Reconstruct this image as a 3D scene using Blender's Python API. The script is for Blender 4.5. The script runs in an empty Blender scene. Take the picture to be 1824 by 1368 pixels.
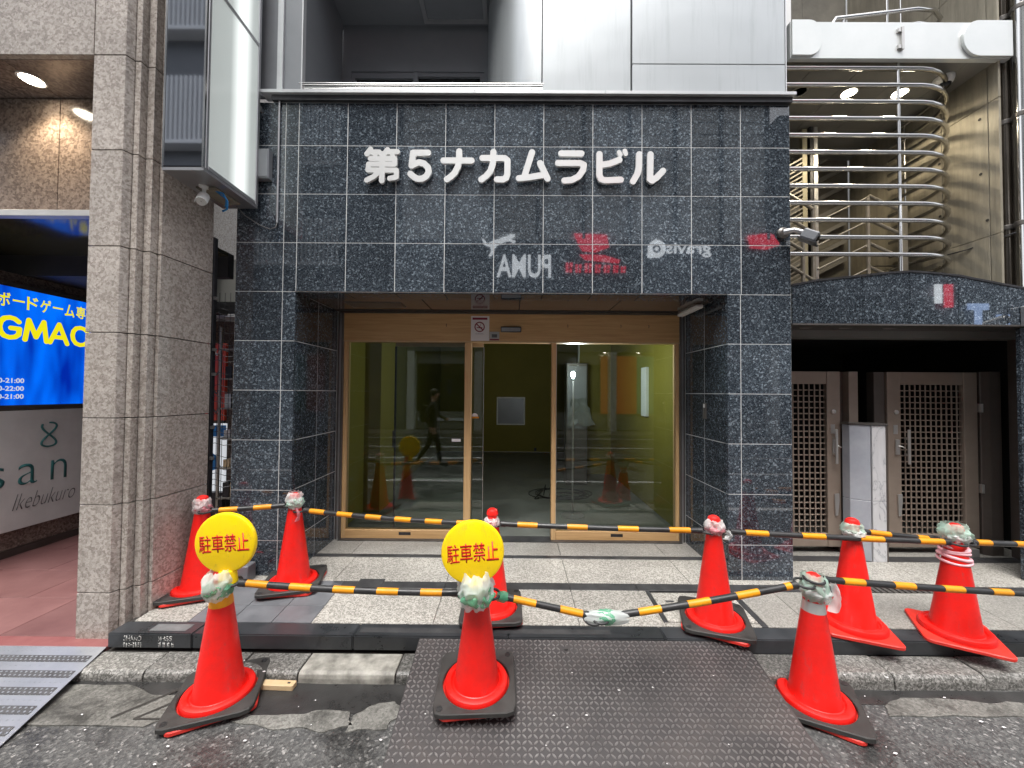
import bpy, bmesh, math, random
from mathutils import Vector, Matrix, noise
rad = math.radians
RND = random.Random(7)
SC = bpy.context.scene
COL = SC.collection

# ------------------------------------------------------------------ camera, sky, sun, exposure
EYE = 1.5
cd = bpy.data.cameras.new('camera'); cam = bpy.data.objects.new('camera', cd); COL.objects.link(cam)
cd.sensor_width = 36; cd.lens = 36*685/1824; cd.clip_start = 0.02; cd.clip_end = 400
yaw, pitch, roll = 0.00387, 0.02239, 0.00777
f = Vector((-math.sin(yaw)*math.cos(pitch), math.cos(yaw)*math.cos(pitch), math.sin(pitch)))
r = Vector((math.cos(yaw), math.sin(yaw), 0)); u = r.cross(f)
r2 = math.cos(roll)*r + math.sin(roll)*u; u2 = -math.sin(roll)*r + math.cos(roll)*u
cam.matrix_world = Matrix(((r2.x, u2.x, -f.x, 0), (r2.y, u2.y, -f.y, 0), (r2.z, u2.z, -f.z, EYE), (0, 0, 0, 1)))
SC.camera = cam

SUN_EL, SUN_AZ = rad(68), rad(190)
w = bpy.data.worlds.new('World'); SC.world = w; w.use_nodes = True
wn = w.node_tree.nodes; wl = w.node_tree.links
bg = wn['Background']
sky = wn.new('ShaderNodeTexSky'); sky.sky_type = 'NISHITA'; sky.sun_disc = False
sky.sun_elevation = SUN_EL; sky.sun_rotation = SUN_AZ; sky.dust_density = 4
hs = wn.new('ShaderNodeHueSaturation'); hs.inputs['Saturation'].default_value = 0.24
wl.new(sky.outputs[0], hs.inputs['Color']); wl.new(hs.outputs[0], bg.inputs['Color'])
bg.inputs['Strength'].default_value = 0.15
sl = bpy.data.lights.new('sun', 'SUN'); sl.energy = 1.35; sl.angle = rad(32); sl.color = (1, .975, .94)
so = bpy.data.objects.new('sun', sl); COL.objects.link(so)
d = Vector((0.10, 0.36, -0.92)); so.rotation_euler = d.to_track_quat('-Z', 'Y').to_euler()
vs = SC.view_settings; vs.view_transform = 'Standard'; vs.look = 'None'; vs.gamma = 1; vs.exposure = 1.38
vs.use_curve_mapping = False

# ------------------------------------------------------------------ materials
def P(name, base=(.5, .5, .5), rough=.5, metal=0.0, **kw):
    m = bpy.data.materials.new(name); m.use_nodes = True
    b = m.node_tree.nodes['Principled BSDF']
    b.inputs['Base Color'].default_value = (*base, 1)
    b.inputs['Roughness'].default_value = rough; b.inputs['Metallic'].default_value = metal
    for k, v in kw.items():
        b.inputs[k.replace('_', ' ')].default_value = v
    return m
def N(m, t, **kw):
    n = m.node_tree.nodes.new('ShaderNode' + t)
    for k, v in kw.items():
        if k in n.inputs.keys(): n.inputs[k].default_value = v
        else: setattr(n, k, v)
    return n
def L(m, a, b): m.node_tree.links.new(a, b)
def B(m): return m.node_tree.nodes['Principled BSDF']
def pos(m, scale=(1, 1, 1)):
    g = N(m, 'NewGeometry'); mp = N(m, 'Mapping'); mp.inputs['Scale'].default_value = scale
    L(m, g.outputs['Position'], mp.inputs['Vector']); return mp.outputs[0]
def ramp(m, src, stops, interp='LINEAR'):
    rn = N(m, 'ValToRGB'); cr = rn.color_ramp; cr.interpolation = interp
    while len(cr.elements) > 1: cr.elements.remove(cr.elements[-1])
    for i, (p, c) in enumerate(stops):
        e = cr.elements[0] if i == 0 else cr.elements.new(p)
        e.position = p; e.color = (*c, 1) if len(c) == 3 else c
    L(m, src, rn.inputs[0]); return rn.outputs[0]
def mix(m, a, b, fac, mode='MIX'):
    n = N(m, 'Mix'); n.data_type = 'RGBA'; n.blend_type = mode
    for s, v in ((n.inputs[6], a), (n.inputs[7], b), (n.inputs[0], fac)):
        if isinstance(v, (int, float)): s.default_value = v
        elif isinstance(v, tuple): s.default_value = (*v, 1)
        else: L(m, v, s)
    return n.outputs[2]
def noise_(m, vec, scale, detail=4, rough=.55, dist=0):
    n = N(m, 'TexNoise'); n.inputs['Scale'].default_value = scale; n.inputs['Detail'].default_value = detail
    n.inputs['Roughness'].default_value = rough; n.inputs['Distortion'].default_value = dist
    L(m, vec, n.inputs['Vector']); return n.outputs[0]
def bump(m, src, strength=.3, dist=.002):
    b = N(m, 'Bump'); b.inputs['Strength'].default_value = strength; b.inputs['Distance'].default_value = dist
    L(m, src, b.inputs['Height']); L(m, b.outputs[0], B(m).inputs['Normal'])
def objrand(m, lo, hi):
    o = N(m, 'ObjectInfo'); mr = N(m, 'MapRange'); L(m, o.outputs['Random'], mr.inputs[0])
    mr.inputs[3].default_value = lo; mr.inputs[4].default_value = hi; return mr.outputs[0]
def vmul(m, col, val):
    n = N(m, 'VectorMath', operation='SCALE'); L(m, col, n.inputs[0])
    if isinstance(val, (int, float)): n.inputs['Scale'].default_value = val
    else: L(m, val, n.inputs['Scale'])
    return n.outputs[0]
def speckle(name, dark, mid, light, scale=60, rough=.1, var=(.85, 1.15), t=(.55, .78, .95), spec=.5, bumpd=0):
    """polished or flamed stone: crystal cells of random brightness"""
    m = P(name, rough=rough); B(m).inputs['Specular IOR Level'].default_value = spec
    v = pos(m); ns = N(m, 'TexNoise'); ns.inputs['Scale'].default_value = scale*.6; L(m, v, ns.inputs['Vector'])
    ad = N(m, 'VectorMath', operation='MULTIPLY_ADD'); L(m, ns.outputs[1], ad.inputs[0])
    ad.inputs[1].default_value = (.9/scale,)*3; L(m, v, ad.inputs[2])
    vo = N(m, 'TexVoronoi'); vo.inputs['Scale'].default_value = scale; L(m, ad.outputs[0], vo.inputs['Vector'])
    sp = N(m, 'SeparateColor'); L(m, vo.outputs['Color'], sp.inputs[0])
    c1 = ramp(m, sp.outputs[0], [(0, dark), (t[0], dark), (t[1], mid), (t[2], light), (1, light)])
    vo2 = N(m, 'TexVoronoi'); vo2.inputs['Scale'].default_value = scale*2.3; L(m, ad.outputs[0], vo2.inputs['Vector'])
    sp2 = N(m, 'SeparateColor'); L(m, vo2.outputs['Color'], sp2.inputs[0])
    c2 = ramp(m, sp2.outputs[1], [(0, dark), (.6, mid), (1, light)])
    c = mix(m, c1, c2, .4)
    big = noise_(m, v, 1.7, 3); k = ramp(m, big, [(.3, (.85,)*3), (.7, (1.15,)*3)])
    c = mix(m, c, k, 1.0, 'MULTIPLY')
    c = vmul(m, c, objrand(m, *var)); L(m, c, B(m).inputs['Base Color'])
    if bumpd: bump(m, sp2.outputs[0], .5, bumpd)
    return m
M = {}
M['blue_granite'] = speckle('blue_granite', (.010, .014, .020), (.036, .046, .058), (.20, .24, .275), 92, .02, (.75, 1.3), (.46, .82, .975), .8)
M['pink_granite'] = speckle('pink_granite', (.21, .178, .153), (.375, .335, .298), (.50, .457, .415), 66, .36, (.93, 1.07), (.15, .5, .9), .5)
M['brown_granite'] = speckle('brown_granite', (.10, .075, .06), (.20, .155, .13), (.30, .24, .20), 62, .16, (.95, 1.05), (.2, .5, .9), .6)
M['paving'] = speckle('paving_granite', (.12, .115, .10), (.30, .285, .255), (.50, .48, .44), 120, .45, (.9, 1.1), (.18, .5, .9), .5, .0006)
M['paving_worn'] = speckle('worn_paving_granite', (.16, .15, .135), (.24, .23, .21), (.34, .33, .30), 120, .5, (.92, 1.08), (.2, .5, .9), .4, .0005)
M['kerb_granite'] = speckle('kerb_granite', (.045, .044, .038), (.14, .136, .125), (.33, .32, .30), 105, .42, (.6, 1.25), (.2, .55, .9), .5, .002)
M['marble'] = P('marble', (.62, .63, .65), .2)
def dirty(name, c1, c2, scale=3, rough=.5, metal=0, bd=.001, bs=60, detail=8, r2=None, spec=.5, var=None):
    m = P(name, c1, rough, metal); B(m).inputs['Specular IOR Level'].default_value = spec
    v = pos(m); n = noise_(m, v, scale, detail, .65)
    c = ramp(m, n, [(.32, c1), (.68, c2)])
    if var: c = vmul(m, c, objrand(m, *var))
    L(m, c, B(m).inputs['Base Color'])
    if bd: bump(m, noise_(m, v, bs, 4), .4, bd)
    if r2 is not None:
        q = ramp(m, n, [(.35, (rough,)*3), (.65, (r2,)*3)]); L(m, q, B(m).inputs['Roughness'])
    return m
m = M['marble']; v = pos(m, (1, 1, .6)); wv = noise_(m, v, 4, 8, .6, 1.5)
L(m, ramp(m, wv, [(.40, (.54, .54, .55)), (.49, (.49, .49, .50)), (.505, (.28, .29, .31)), (.52, (.50, .50, .51)), (.7, (.56, .56, .57))]), B(m).inputs['Base Color'])
M['marble_grey'] = dirty('grey_marble', (.30, .32, .36), (.38, .40, .44), 5, .2, bd=0)
M['grout'] = dirty('grout', (.40, .41, .41), (.62, .63, .63), 6, .8, bd=0)
M['dark_joint'] = P('dark_joint', (.03, .027, .024), .9)
M['slate'] = dirty('slate_slab', (.085, .09, .098), (.15, .155, .165), 5, .35, r2=.5)
M['black_kerb'] = dirty('black_kerb_stone', (.016, .018, .020), (.040, .043, .047), 4, .25, r2=.45, var=(.8, 1.2))
M['strip'] = dirty('dark_drain_strip', (.035, .036, .038), (.08, .08, .082), 8, .35, .3)
M['pink_tile'] = dirty('pink_floor_tile', (.14, .062, .060), (.21, .105, .10), 4, .4, bs=200, var=(.85, 1.1))
M['red_paint'] = dirty('red_floor_paint', (.19, .06, .058), (.25, .10, .095), 6, .5)
M['soffit_brown'] = dirty('brown_soffit_panel', (.085, .065, .055), (.11, .085, .07), 2, .12, bd=0, spec=.7)
M['wood'] = P('wood_laminate', (.5, .3, .15), .42)
m = M['wood']; v = pos(m, (1.2, 12, 22)); n = noise_(m, v, 2.2, 8, .6, .4)
L(m, ramp(m, n, [(.25, (.42, .25, .105)), (.5, (.53, .33, .15)), (.75, (.61, .40, .20))]), B(m).inputs['Base Color'])
M['wood_v'] = P('wood_laminate_upright', (.5, .3, .15), .4)
m = M['wood_v']; v = pos(m, (22, 12, 1.2)); n = noise_(m, v, 2.2, 8, .6, .4)
L(m, ramp(m, n, [(.25, (.48, .30, .135)), (.75, (.64, .43, .22))]), B(m).inputs['Base Color'])
M['wood_pale'] = dirty('pale_wood', (.50, .36, .20), (.60, .45, .27), 8, .5, bd=0)
M['aluminium'] = dirty('aluminium', (.40, .40, .41), (.50, .50, .51), 3, .35, .85, bd=0)
M['steel_dark'] = dirty('dark_steel_jamb', (.12, .11, .10), (.17, .16, .15), 3, .35, .6, bd=0)
M['stainless'] = P('stainless_steel', (.62, .61, .59), .16, 1.0)
M['stainless_warm'] = dirty('painted_rail', (.25, .23, .19), (.33, .305, .26), 6, .4, .3, bd=0)
M['silver_panel'] = m = P('silver_panel', (.5, .5, .5), .32, .45); v = pos(m)
c = ramp(m, noise_(m, v, .9, 6), [(.3, (.385, .41, .42)), (.7, (.44, .465, .475))]); st_ = noise_(m, pos(m, (9, 9, .5)), 2.2, 8, .7)
L(m, mix(m, c, ramp(m, st_, [(.28, (.86,)*3), (.5, (1.0,)*3)]), 1.0, 'MULTIPLY'), B(m).inputs['Base Color']); bump(m, noise_(m, v, 1.6, 2), .25, .02)
M['panel_dark'] = dirty('grey_panel', (.19, .20, .215), (.23, .24, .255), 1.5, .4, .35, bd=0)
M['ledge'] = dirty('ledge_metal', (.50, .51, .52), (.60, .61, .62), 3, .35, .5, bd=0)
M['fascia'] = dirty('fascia_metal', (.60, .63, .62), (.68, .70, .69), 2, .3, .35, bd=0)
M['bracket'] = dirty('dark_metal', (.03, .03, .032), (.06, .06, .065), 6, .4, .5, bd=0)
M['concrete_wall'] = m = P('concrete_wall', (.3, .27, .2), .7); v = pos(m)
c = ramp(m, noise_(m, v, 1.6, 8, .65), [(.3, (.175, .155, .118)), (.7, (.285, .262, .205))])
st_ = noise_(m, pos(m, (1, 14, 1.2)), 1.5, 6, .7); c = mix(m, c, ramp(m, st_, [(.3, (.72,)*3), (.6, (1.05,)*3)]), 1.0, 'MULTIPLY'); L(m, c, B(m).inputs['Base Color'])
bump(m, noise_(m, pos(m, (1, 10, 1)), 5, 6), .5, .006)
M['concrete_shade'] = dirty('concrete_darkened_as_shade', (.075, .07, .058), (.15, .14, .115), 2.5, .8, bs=20, bd=.004)  # concrete copy darkened in colour for the shade behind the rail cage
M['soffit_grey'] = dirty('grey_soffit_panel', (.15, .145, .135), (.185, .18, .17), 2, .4, bd=0, spec=.5)
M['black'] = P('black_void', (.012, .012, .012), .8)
M['dark_wall'] = dirty('dark_interior_wall', (.02, .019, .018), (.04, .036, .033), 3, .6, bd=0)
M['bronze'] = dirty('bronze_gate_metal', (.27, .215, .175), (.32, .262, .215), 4, .4, .4, bd=0)
M['bronze_dark'] = dirty('dark_bronze_metal', (.09, .075, .064), (.12, .10, .09), 4, .4, .4, bd=0)
M['lock'] = P('satin_nickel', (.55, .54, .52), .35, .8)
M['olive_wall'] = dirty('olive_wall', (.17, .145, .012), (.20, .17, .018), 1.5, .7, bd=0)
M['room_floor'] = dirty('bare_concrete_floor', (.10, .105, .095), (.18, .19, .17), 1.8, .28, r2=.6, bd=.001)
M['room_ceiling'] = dirty('olive_ceiling', (.10, .09, .012), (.12, .105, .016), 1, .8, bd=0)
M['white_paint'] = dirty('white_paint', (.62, .62, .60), (.74, .74, .72), 3, .5, bd=0)
M['white_plastic'] = dirty('white_plastic', (.66, .66, .64), (.76, .76, .74), 12, .4, bd=0)
M['paper'] = P('paper', (.72, .70, .70), .6)
M['crimson'] = P('crimson_print', (.22, .01, .035), .6)
M['print_grey'] = P('grey_print', (.12, .12, .12), .6)
M['lens_black'] = P('black_lens', (.01, .01, .01), .08)
M['blue_cable'] = P('blue_cable', (.02, .22, .55), .4)
M['grey_cable'] = P('grey_cable', (.12, .12, .12), .5)
def plastic(name, c1, c2, rough=.32):
    m = P(name, c1, rough); v = pos(m); n = noise_(m, v, 7, 6, .7)
    c = vmul(m, ramp(m, n, [(.3, c2), (.62, c1)]), objrand(m, .88, 1.08))
    dn_ = noise_(m, pos(m, (1, 1, .45)), 26, 8, .78); k = ramp(m, dn_, [(.56, (0, 0, 0)), (.72, (.7,)*3)])
    gr = tuple(.35*x+.05 for x in c1); L(m, mix(m, c, gr, k), B(m).inputs['Base Color'])
    q = ramp(m, noise_(m, v, 14, 4), [(.3, (rough+.18,)*3), (.7, (rough-.06,)*3)]); L(m, q, B(m).inputs['Roughness'])
    return m
M['cone_red'] = plastic('cone_red_plastic', (.80, .010, .006), (.66, .012, .008), .34)
M['cone_red2'] = plastic('cone_base_red_plastic', (.78, .035, .022), (.52, .03, .02), .42)
M['rubber'] = dirty('black_rubber', (.022, .021, .02), (.042, .04, .037), 9, .5, r2=.7, bs=150)
M['bar_black'] = plastic('black_tube', (.018, .018, .019), (.03, .03, .03), .34)
M['bar_yellow'] = plastic('amber_tube', (.74, .29, .004), (.62, .23, .004), .36)
M['yellow'] = plastic('yellow_plastic', (.96, .67, .0), (.90, .60, .0), .38)
M['red_ink'] = P('red_lettering', (.62, .008, .006), .45)
M['reflective'] = P('silver_reflective_tape', (.5, .5, .48), .3, .5)
def bagmat(name, col):
    m = P(name, col, .3); nt = m.node_tree; b = B(m); out = nt.nodes['Material Output']
    tr = N(m, 'BsdfTransparent'); tl = N(m, 'BsdfTranslucent'); tl.inputs[0].default_value = (*col, 1)
    a = N(m, 'MixShader'); a.inputs[0].default_value = .35; L(m, b.outputs[0], a.inputs[1]); L(m, tl.outputs[0], a.inputs[2])
    c = N(m, 'MixShader'); c.inputs[0].default_value = .34; L(m, a.outputs[0], c.inputs[1]); L(m, tr.outputs[0], c.inputs[2])
    L(m, c.outputs[0], out.inputs[0]); return m
M['bag_white'] = bagmat('white_plastic_film', (.80, .84, .82))
M['bag_grey'] = bagmat('grey_plastic_sheet', (.30, .32, .30))
M['bag_green'] = bagmat('pale_green_plastic_film', (.55, .78, .66))
M['bag_deepgreen'] = bagmat('green_plastic_film', (.14, .48, .28))
M['bag_pink'] = bagmat('pink_plastic_film', (.75, .30, .34))
# plate
m = P('checker_plate', (.1, .09, .09), .5, .3); M['plate'] = m; v = pos(m)
n = noise_(m, v, 2.3, 8, .7); L(m, ramp(m, n, [(.3, (.036, .033, .034)), (.52, (.050, .045, .045)), (.72, (.074, .062, .057))]), B(m).inputs['Base Color'])
L(m, ramp(m, n, [(.3, (.38,)*3), (.7, (.6,)*3)]), B(m).inputs['Roughness'])
M['stud'] = dirty('worn_plate_stud', (.13, .12, .118), (.24, .225, .22), 5, .34, .5, bd=0)
M['ramp_steel'] = dirty('galvanised_ramp_steel', (.34, .36, .39), (.46, .48, .51), 4, .35, .6, bd=0)
M['ramp_band'] = dirty('black_grip_band', (.04, .04, .045), (.08, .08, .085), 9, .6, bd=0)
# road
m = P('asphalt', (.05, .05, .05), .6); M['asphalt'] = m; v = pos(m)
vo = N(m, 'TexVoronoi'); vo.inputs['Scale'].default_value = 95; L(m, v, vo.inputs['Vector'])
sp = N(m, 'SeparateColor'); L(m, vo.outputs['Color'], sp.inputs[0])
agg = ramp(m, sp.outputs[0], [(0, (.038, .038, .038)), (.5, (.062, .062, .061)), (.92, (.10, .099, .095)), (.985, (.19, .185, .18)), (1, (.24, .23, .22))])
wet = noise_(m, v, 1.4, 6, .62, .6)
agg = mix(m, agg, ramp(m, wet, [(.36, (.52,)*3), (.50, (1.1,)*3)]), 1.0, 'MULTIPLY')
L(m, agg, B(m).inputs['Base Color']); L(m, ramp(m, wet, [(.42, (.30,)*3), (.56, (.68,)*3)]), B(m).inputs['Roughness'])
bump(m, vo.outputs['Distance'], .6, .003)
m = P('wet_gutter_asphalt', (.02, .02, .02), .25); M['wet'] = m; v = pos(m)
n = noise_(m, v, 6, 8, .7); L(m, ramp(m, n, [(.3, (.018, .018, .018)), (.7, (.042, .041, .040))]), B(m).inputs['Base Color'])
L(m, ramp(m, n, [(.35, (.22,)*3), (.65, (.5,)*3)]), B(m).inputs['Roughness']); bump(m, noise_(m, v, 120, 3), .5, .002)
M['concrete'] = speckle('gutter_concrete', (.085, .083, .075), (.13, .127, .115), (.19, .185, .17), 90, .55, (.95, 1.05), (.2, .5, .92), .4, .0015)
m = M['concrete']; src = B(m).inputs['Base Color'].links[0].from_socket; v = pos(m)
c = mix(m, src, ramp(m, noise_(m, v, 3.5, 8, .7, .4), [(.38, (.32,)*3), (.55, (1.1,)*3)]), 1.0, 'MULTIPLY'); L(m, c, B(m).inputs['Base Color'])
M['line_paint'] = P('road_line_paint', (.75, .75, .74), .6)
M['glass_dark'] = P('dark_window_glass', (.015, .017, .018), .04)
# clear glass
m = bpy.data.materials.new('clear_glass'); m.use_nodes = True; nt = m.node_tree; nt.nodes.remove(B(m)); M['glass'] = m
tr = N(m, 'BsdfTransparent'); tr.inputs[0].default_value = (.86, .90, .87, 1); gl = N(m, 'BsdfGlossy'); gl.inputs['Roughness'].default_value = 0.0
fr = N(m, 'Fresnel'); fr.inputs['IOR'].default_value = 1.58
mx = N(m, 'MixShader'); L(m, fr.outputs[0], mx.inputs[0]); L(m, tr.outputs[0], mx.inputs[1]); L(m, gl.outputs[0], mx.inputs[2])
L(m, mx.outputs[0], nt.nodes['Material Output'].inputs[0])
def emis(name, col, s, base=(.0, .0, .0)):
    m = P(name, base, .3); B(m).inputs['Emission Color'].default_value = (*col, 1); B(m).inputs['Emission Strength'].default_value = s; return m
M['lamp_warm'] = emis('lit_warm_lamp', (1, .88, .68), 26)
M['lamp_cool'] = emis('lit_cool_lamp', (.75, .95, 1), 14)
M['sign_white'] = emis('lit_white_lettering', (.9, .95, 1), 2.3)
M['sign_red'] = emis('lit_red_lettering', (1, .03, .07), 1.7)
M['sign_blue'] = emis('lit_pale_blue_lettering', (.45, .62, 1), 1.6)
M['sign_orange'] = emis('lit_orange_panel', (1, .22, .05), .30)
M['sign_mint'] = emis('lit_mint_panel', (.25, .75, .5), .16)
M['blue_lit'] = emis('lit_blue_panel', (.0, .06, .62), .42)
m = M['blue_lit']; n = noise_(m, pos(m, (1, 3, .7)), 1.6, 2); L(m, ramp(m, n, [(.35, (.0, .02, .36)), (.65, (.0, .16, 1.0))]), B(m).inputs['Emission Color'])
M['yellow_lit'] = emis('lit_yellow_print', (.95, .85, .01), .36)
M['white_lit'] = emis('lit_white_print', (.9, .9, .95), .28)
# light box face: white acrylic with a tube behind it
m = P('lightbox_acrylic', (.36, .38, .37), .18); M['acrylic'] = m
g = N(m, 'NewGeometry'); sx = N(m, 'SeparateXYZ'); L(m, g.outputs['Position'], sx.inputs[0])
mr = N(m, 'MapRange'); L(m, sx.outputs[1], mr.inputs[0]); mr.inputs[1].default_value = 2.5; mr.inputs[2].default_value = 3.05
wob = noise_(m, pos(m, (1, 1, 1.2)), 1.5, 2)
L(m, ramp(m, mr.outputs[0], [(0, (.12, .13, .125)), (.40, (.15, .165, .158)), (.55, (.46, .49, .475)), (.64, (.54, .57, .55)), (.80, (.16, .175, .168)), (1, (.12, .13, .125))]), B(m).inputs['Emission Color'])
B(m).inputs['Emission Strength'].default_value = .75
M['mirror_dark'] = P('dark_mirror_panel', (.42, .43, .46), .03, 1.0)
# brushed letter steel
m = P('brushed_letter_steel', (.92, .92, .90), .2, .5); M['letter'] = m
bump(m, noise_(m, pos(m, (3, 3, 70)), 5, 4), .35, .0015)
M['pale_facade'] = dirty('pale_tile_facade', (.72, .74, .74), (.80, .81, .80), .7, .6, bd=0)
M['grey_facade'] = dirty('grey_panel_facade', (.10, .11, .125), (.14, .15, .165), .6, .4, bd=0)
M['fin'] = P('white_fin', (.7, .72, .74), .5)
M['shop_wall'] = dirty('pale_shop_wall', (.22, .22, .20), (.30, .30, .28), 1, .6, bd=0)
M['jacket'] = dirty('dark_jacket_cloth', (.02, .022, .02), (.035, .036, .03), 8, .9, bd=0)
M['trousers'] = P('black_trouser_cloth', (.012, .012, .014), .9)
M['skin'] = P('skin', (.5, .3, .22), .5)
M['hair'] = P('black_hair', (.01, .009, .008), .5)

# ------------------------------------------------------------------ geometry helpers
class MB:
    def __init__(s): s.v = []; s.f = []; s.mi = []; s.cur = 0
    def add(s, vs_, fs):
        o = len(s.v); s.v += [tuple(p) for p in vs_]
        for q in fs: s.f.append([o+i for i in q]); s.mi.append(s.cur)
        return s
    def box(s, x0, x1, y0, y1, z0, z1):
        s.add([(x, y, z) for z in (z0, z1) for x, y in ((x0, y0), (x1, y0), (x1, y1), (x0, y1))],
              [(3, 2, 1, 0), (4, 5, 6, 7), (0, 1, 5, 4), (1, 2, 6, 5), (2, 3, 7, 6), (3, 0, 4, 7)]); return s
    def prism(s, poly, a, b, axis='z'):
        """poly of (x,y) swept z a..b ; axis 'y': poly (x,z) swept y ; axis 'x': poly (y,z) swept x"""
        n = len(poly)
        mk = {'z': lambda p, t: (p[0], p[1], t), 'y': lambda p, t: (p[0], t, p[1]), 'x': lambda p, t: (t, p[0], p[1])}[axis]
        s.add([mk(p, a) for p in poly] + [mk(p, b) for p in poly],
              [tuple(range(n))[::-1], tuple(range(n, 2*n))] + [(i, (i+1) % n, (i+1) % n+n, i+n) for i in range(n)]); return s
    def tube(s, pts, r, n=10, cap=True):
        pts = [Vector(p) for p in pts]; rings = []; up = None
        for i, p in enumerate(pts):
            t = (pts[min(i+1, len(pts)-1)] - pts[max(i-1, 0)]).normalized()
            if up is None: up = Vector((0, 0, 1)) if abs(t.z) < .9 else Vector((1, 0, 0))
            a = t.cross(up).normalized(); b = a.cross(t).normalized(); up = b
            rr = r[i] if isinstance(r, (list, tuple)) else r
            rings.append([p + rr*(math.cos(2*math.pi*k/n)*a + math.sin(2*math.pi*k/n)*b) for k in range(n)])
        vs_ = [q for g_ in rings for q in g_]; fs = []
        for i in range(len(rings)-1):
            for k in range(n): fs.append((i*n+k, i*n+(k+1) % n, (i+1)*n+(k+1) % n, (i+1)*n+k))
        if cap: fs += [tuple(range(n))[::-1], tuple(range((len(rings)-1)*n, len(rings)*n))]
        s.add(vs_, fs); return s
    def lathe(s, prof, n=32, o=(0, 0, 0), mat=None, cap=True):
        vs_ = []; fs = []
        for (r_, z_) in prof:
            for k in range(n):
                a = 2*math.pi*k/n; p = Vector((r_*math.cos(a), r_*math.sin(a), z_))
                if mat is not None: p = mat @ p
                vs_.append(p + Vector(o))
        for i in range(len(prof)-1):
            for k in range(n): fs.append((i*n+k, i*n+(k+1) % n, (i+1)*n+(k+1) % n, (i+1)*n+k))
        if cap: fs += [tuple(range(n))[::-1], tuple(range((len(prof)-1)*n, len(prof)*n))]
        s.add(vs_, fs); return s
    def mesh(s, name, mat, smooth=False, bevel=0, seg=1):
        me = bpy.data.meshes.new(name); me.from_pydata(s.v, [], s.f)
        for mm in (mat if isinstance(mat, (list, tuple)) else [mat]): me.materials.append(mm)
        if isinstance(mat, (list, tuple)): me.polygons.foreach_set('material_index', s.mi)
        bm = bmesh.new(); bm.from_mesh(me); bmesh.ops.recalc_face_normals(bm, faces=bm.faces)
        if bevel: bmesh.ops.bevel(bm, geom=list(bm.edges), offset=bevel, segments=seg, affect='EDGES', clamp_overlap=True)
        bm.to_mesh(me); bm.free()
        if smooth:
            me.polygons.foreach_set('use_smooth', [True]*len(me.polygons))
            if smooth != 'all': me.set_sharp_from_angle(angle=rad(35))
        return me
    def build(s, name, mat, parent=None, smooth=False, bevel=0, seg=1, **props):
        return link(name, s.mesh(name, mat, smooth, bevel, seg), parent, **props)
def link(name, me, parent=None, loc=None, rot=None, **props):
    o = bpy.data.objects.new(name, me); COL.objects.link(o)
    if parent is not None: o.parent = parent
    if loc is not None: o.location = loc
    if rot is not None: o.rotation_euler = rot
    for k, v_ in props.items(): o[k] = v_
    return o
def thing(name, label, cat, loc=(0, 0, 0), rot=(0, 0, 0), group=None, scale=None):
    o = bpy.data.objects.new(name, None); COL.objects.link(o); o.location = loc; o.rotation_euler = rot
    o['label'] = label; o['category'] = cat; o.empty_display_size = .1
    if group: o['group'] = group
    return o
def box(name, b, mat, parent=None, bevel=0, **pr): return MB().box(*b).build(name, mat, parent, bevel=bevel, **pr)
CACHE = {}
def piece(name, b, mat, parent, bevel=.0015, **pr):
    """a box that shares its mesh with alike pieces; origin at its centre"""
    sx_, sy_, sz_ = (round(b[1]-b[0], 3), round(b[3]-b[2], 3), round(b[5]-b[4], 3)); key = (name, sx_, sy_, sz_, mat.name)
    if key not in CACHE: CACHE[key] = MB().box(-sx_/2, sx_/2, -sy_/2, sy_/2, -sz_/2, sz_/2).mesh(name, mat, bevel=bevel)
    return link(name, CACHE[key], parent, loc=((b[0]+b[1])/2, (b[2]+b[3])/2, (b[4]+b[5])/2), **pr)
def text_mesh(txt, w_, h_, extrude=.0008, offset=0.0, shear=0.0, spacing=1.0):
    cu = bpy.data.curves.new('lettering', 'FONT'); cu.body = txt; cu.extrude = 0; cu.offset = offset
    cu.shear = shear; cu.space_character = spacing; cu.resolution_u = 4
    o = bpy.data.objects.new('lettering', cu); COL.objects.link(o)
    dg = bpy.context.evaluated_depsgraph_get(); me = bpy.data.meshes.new_from_object(o.evaluated_get(dg))
    bpy.data.objects.remove(o); bpy.data.curves.remove(cu)
    xs = [v_.co.x for v_ in me.vertices]; ys = [v_.co.y for v_ in me.vertices]
    if not xs: return me
    ax, bx_, ay, by_ = min(xs), max(xs), min(ys), max(ys); kx = w_/(bx_-ax); ky = h_/(by_-ay)
    for v_ in me.vertices: v_.co = ((v_.co.x-ax)*kx, (v_.co.y-ay)*ky, 0)
    bm = bmesh.new(); bm.from_mesh(me)
    if extrude:
        g_ = bmesh.ops.extrude_face_region(bm, geom=list(bm.faces))
        for e in g_['geom']:
            if isinstance(e, bmesh.types.BMVert): e.co.z += extrude
    bmesh.ops.recalc_face_normals(bm, faces=bm.faces); bm.to_mesh(me); bm.free()
    return me
def text(name, txt, origin, w_, h_, face, mat, parent=None, **kw):
    """face: 'front' (towards -y), 'left_wall' (towards +x), 'back' (towards +y)"""
    me = text_mesh(txt, w_, h_, **kw); me.materials.append(mat)
    rot = {'front': (rad(90), 0, 0), 'left_wall': (rad(90), 0, rad(90)), 'back': (rad(90), 0, rad(180))}[face]
    return link(name, me, parent, loc=origin, rot=rot)
def struct(name, mb, mat, **kw): return mb.build(name, mat, kind='structure', **kw)

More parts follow.
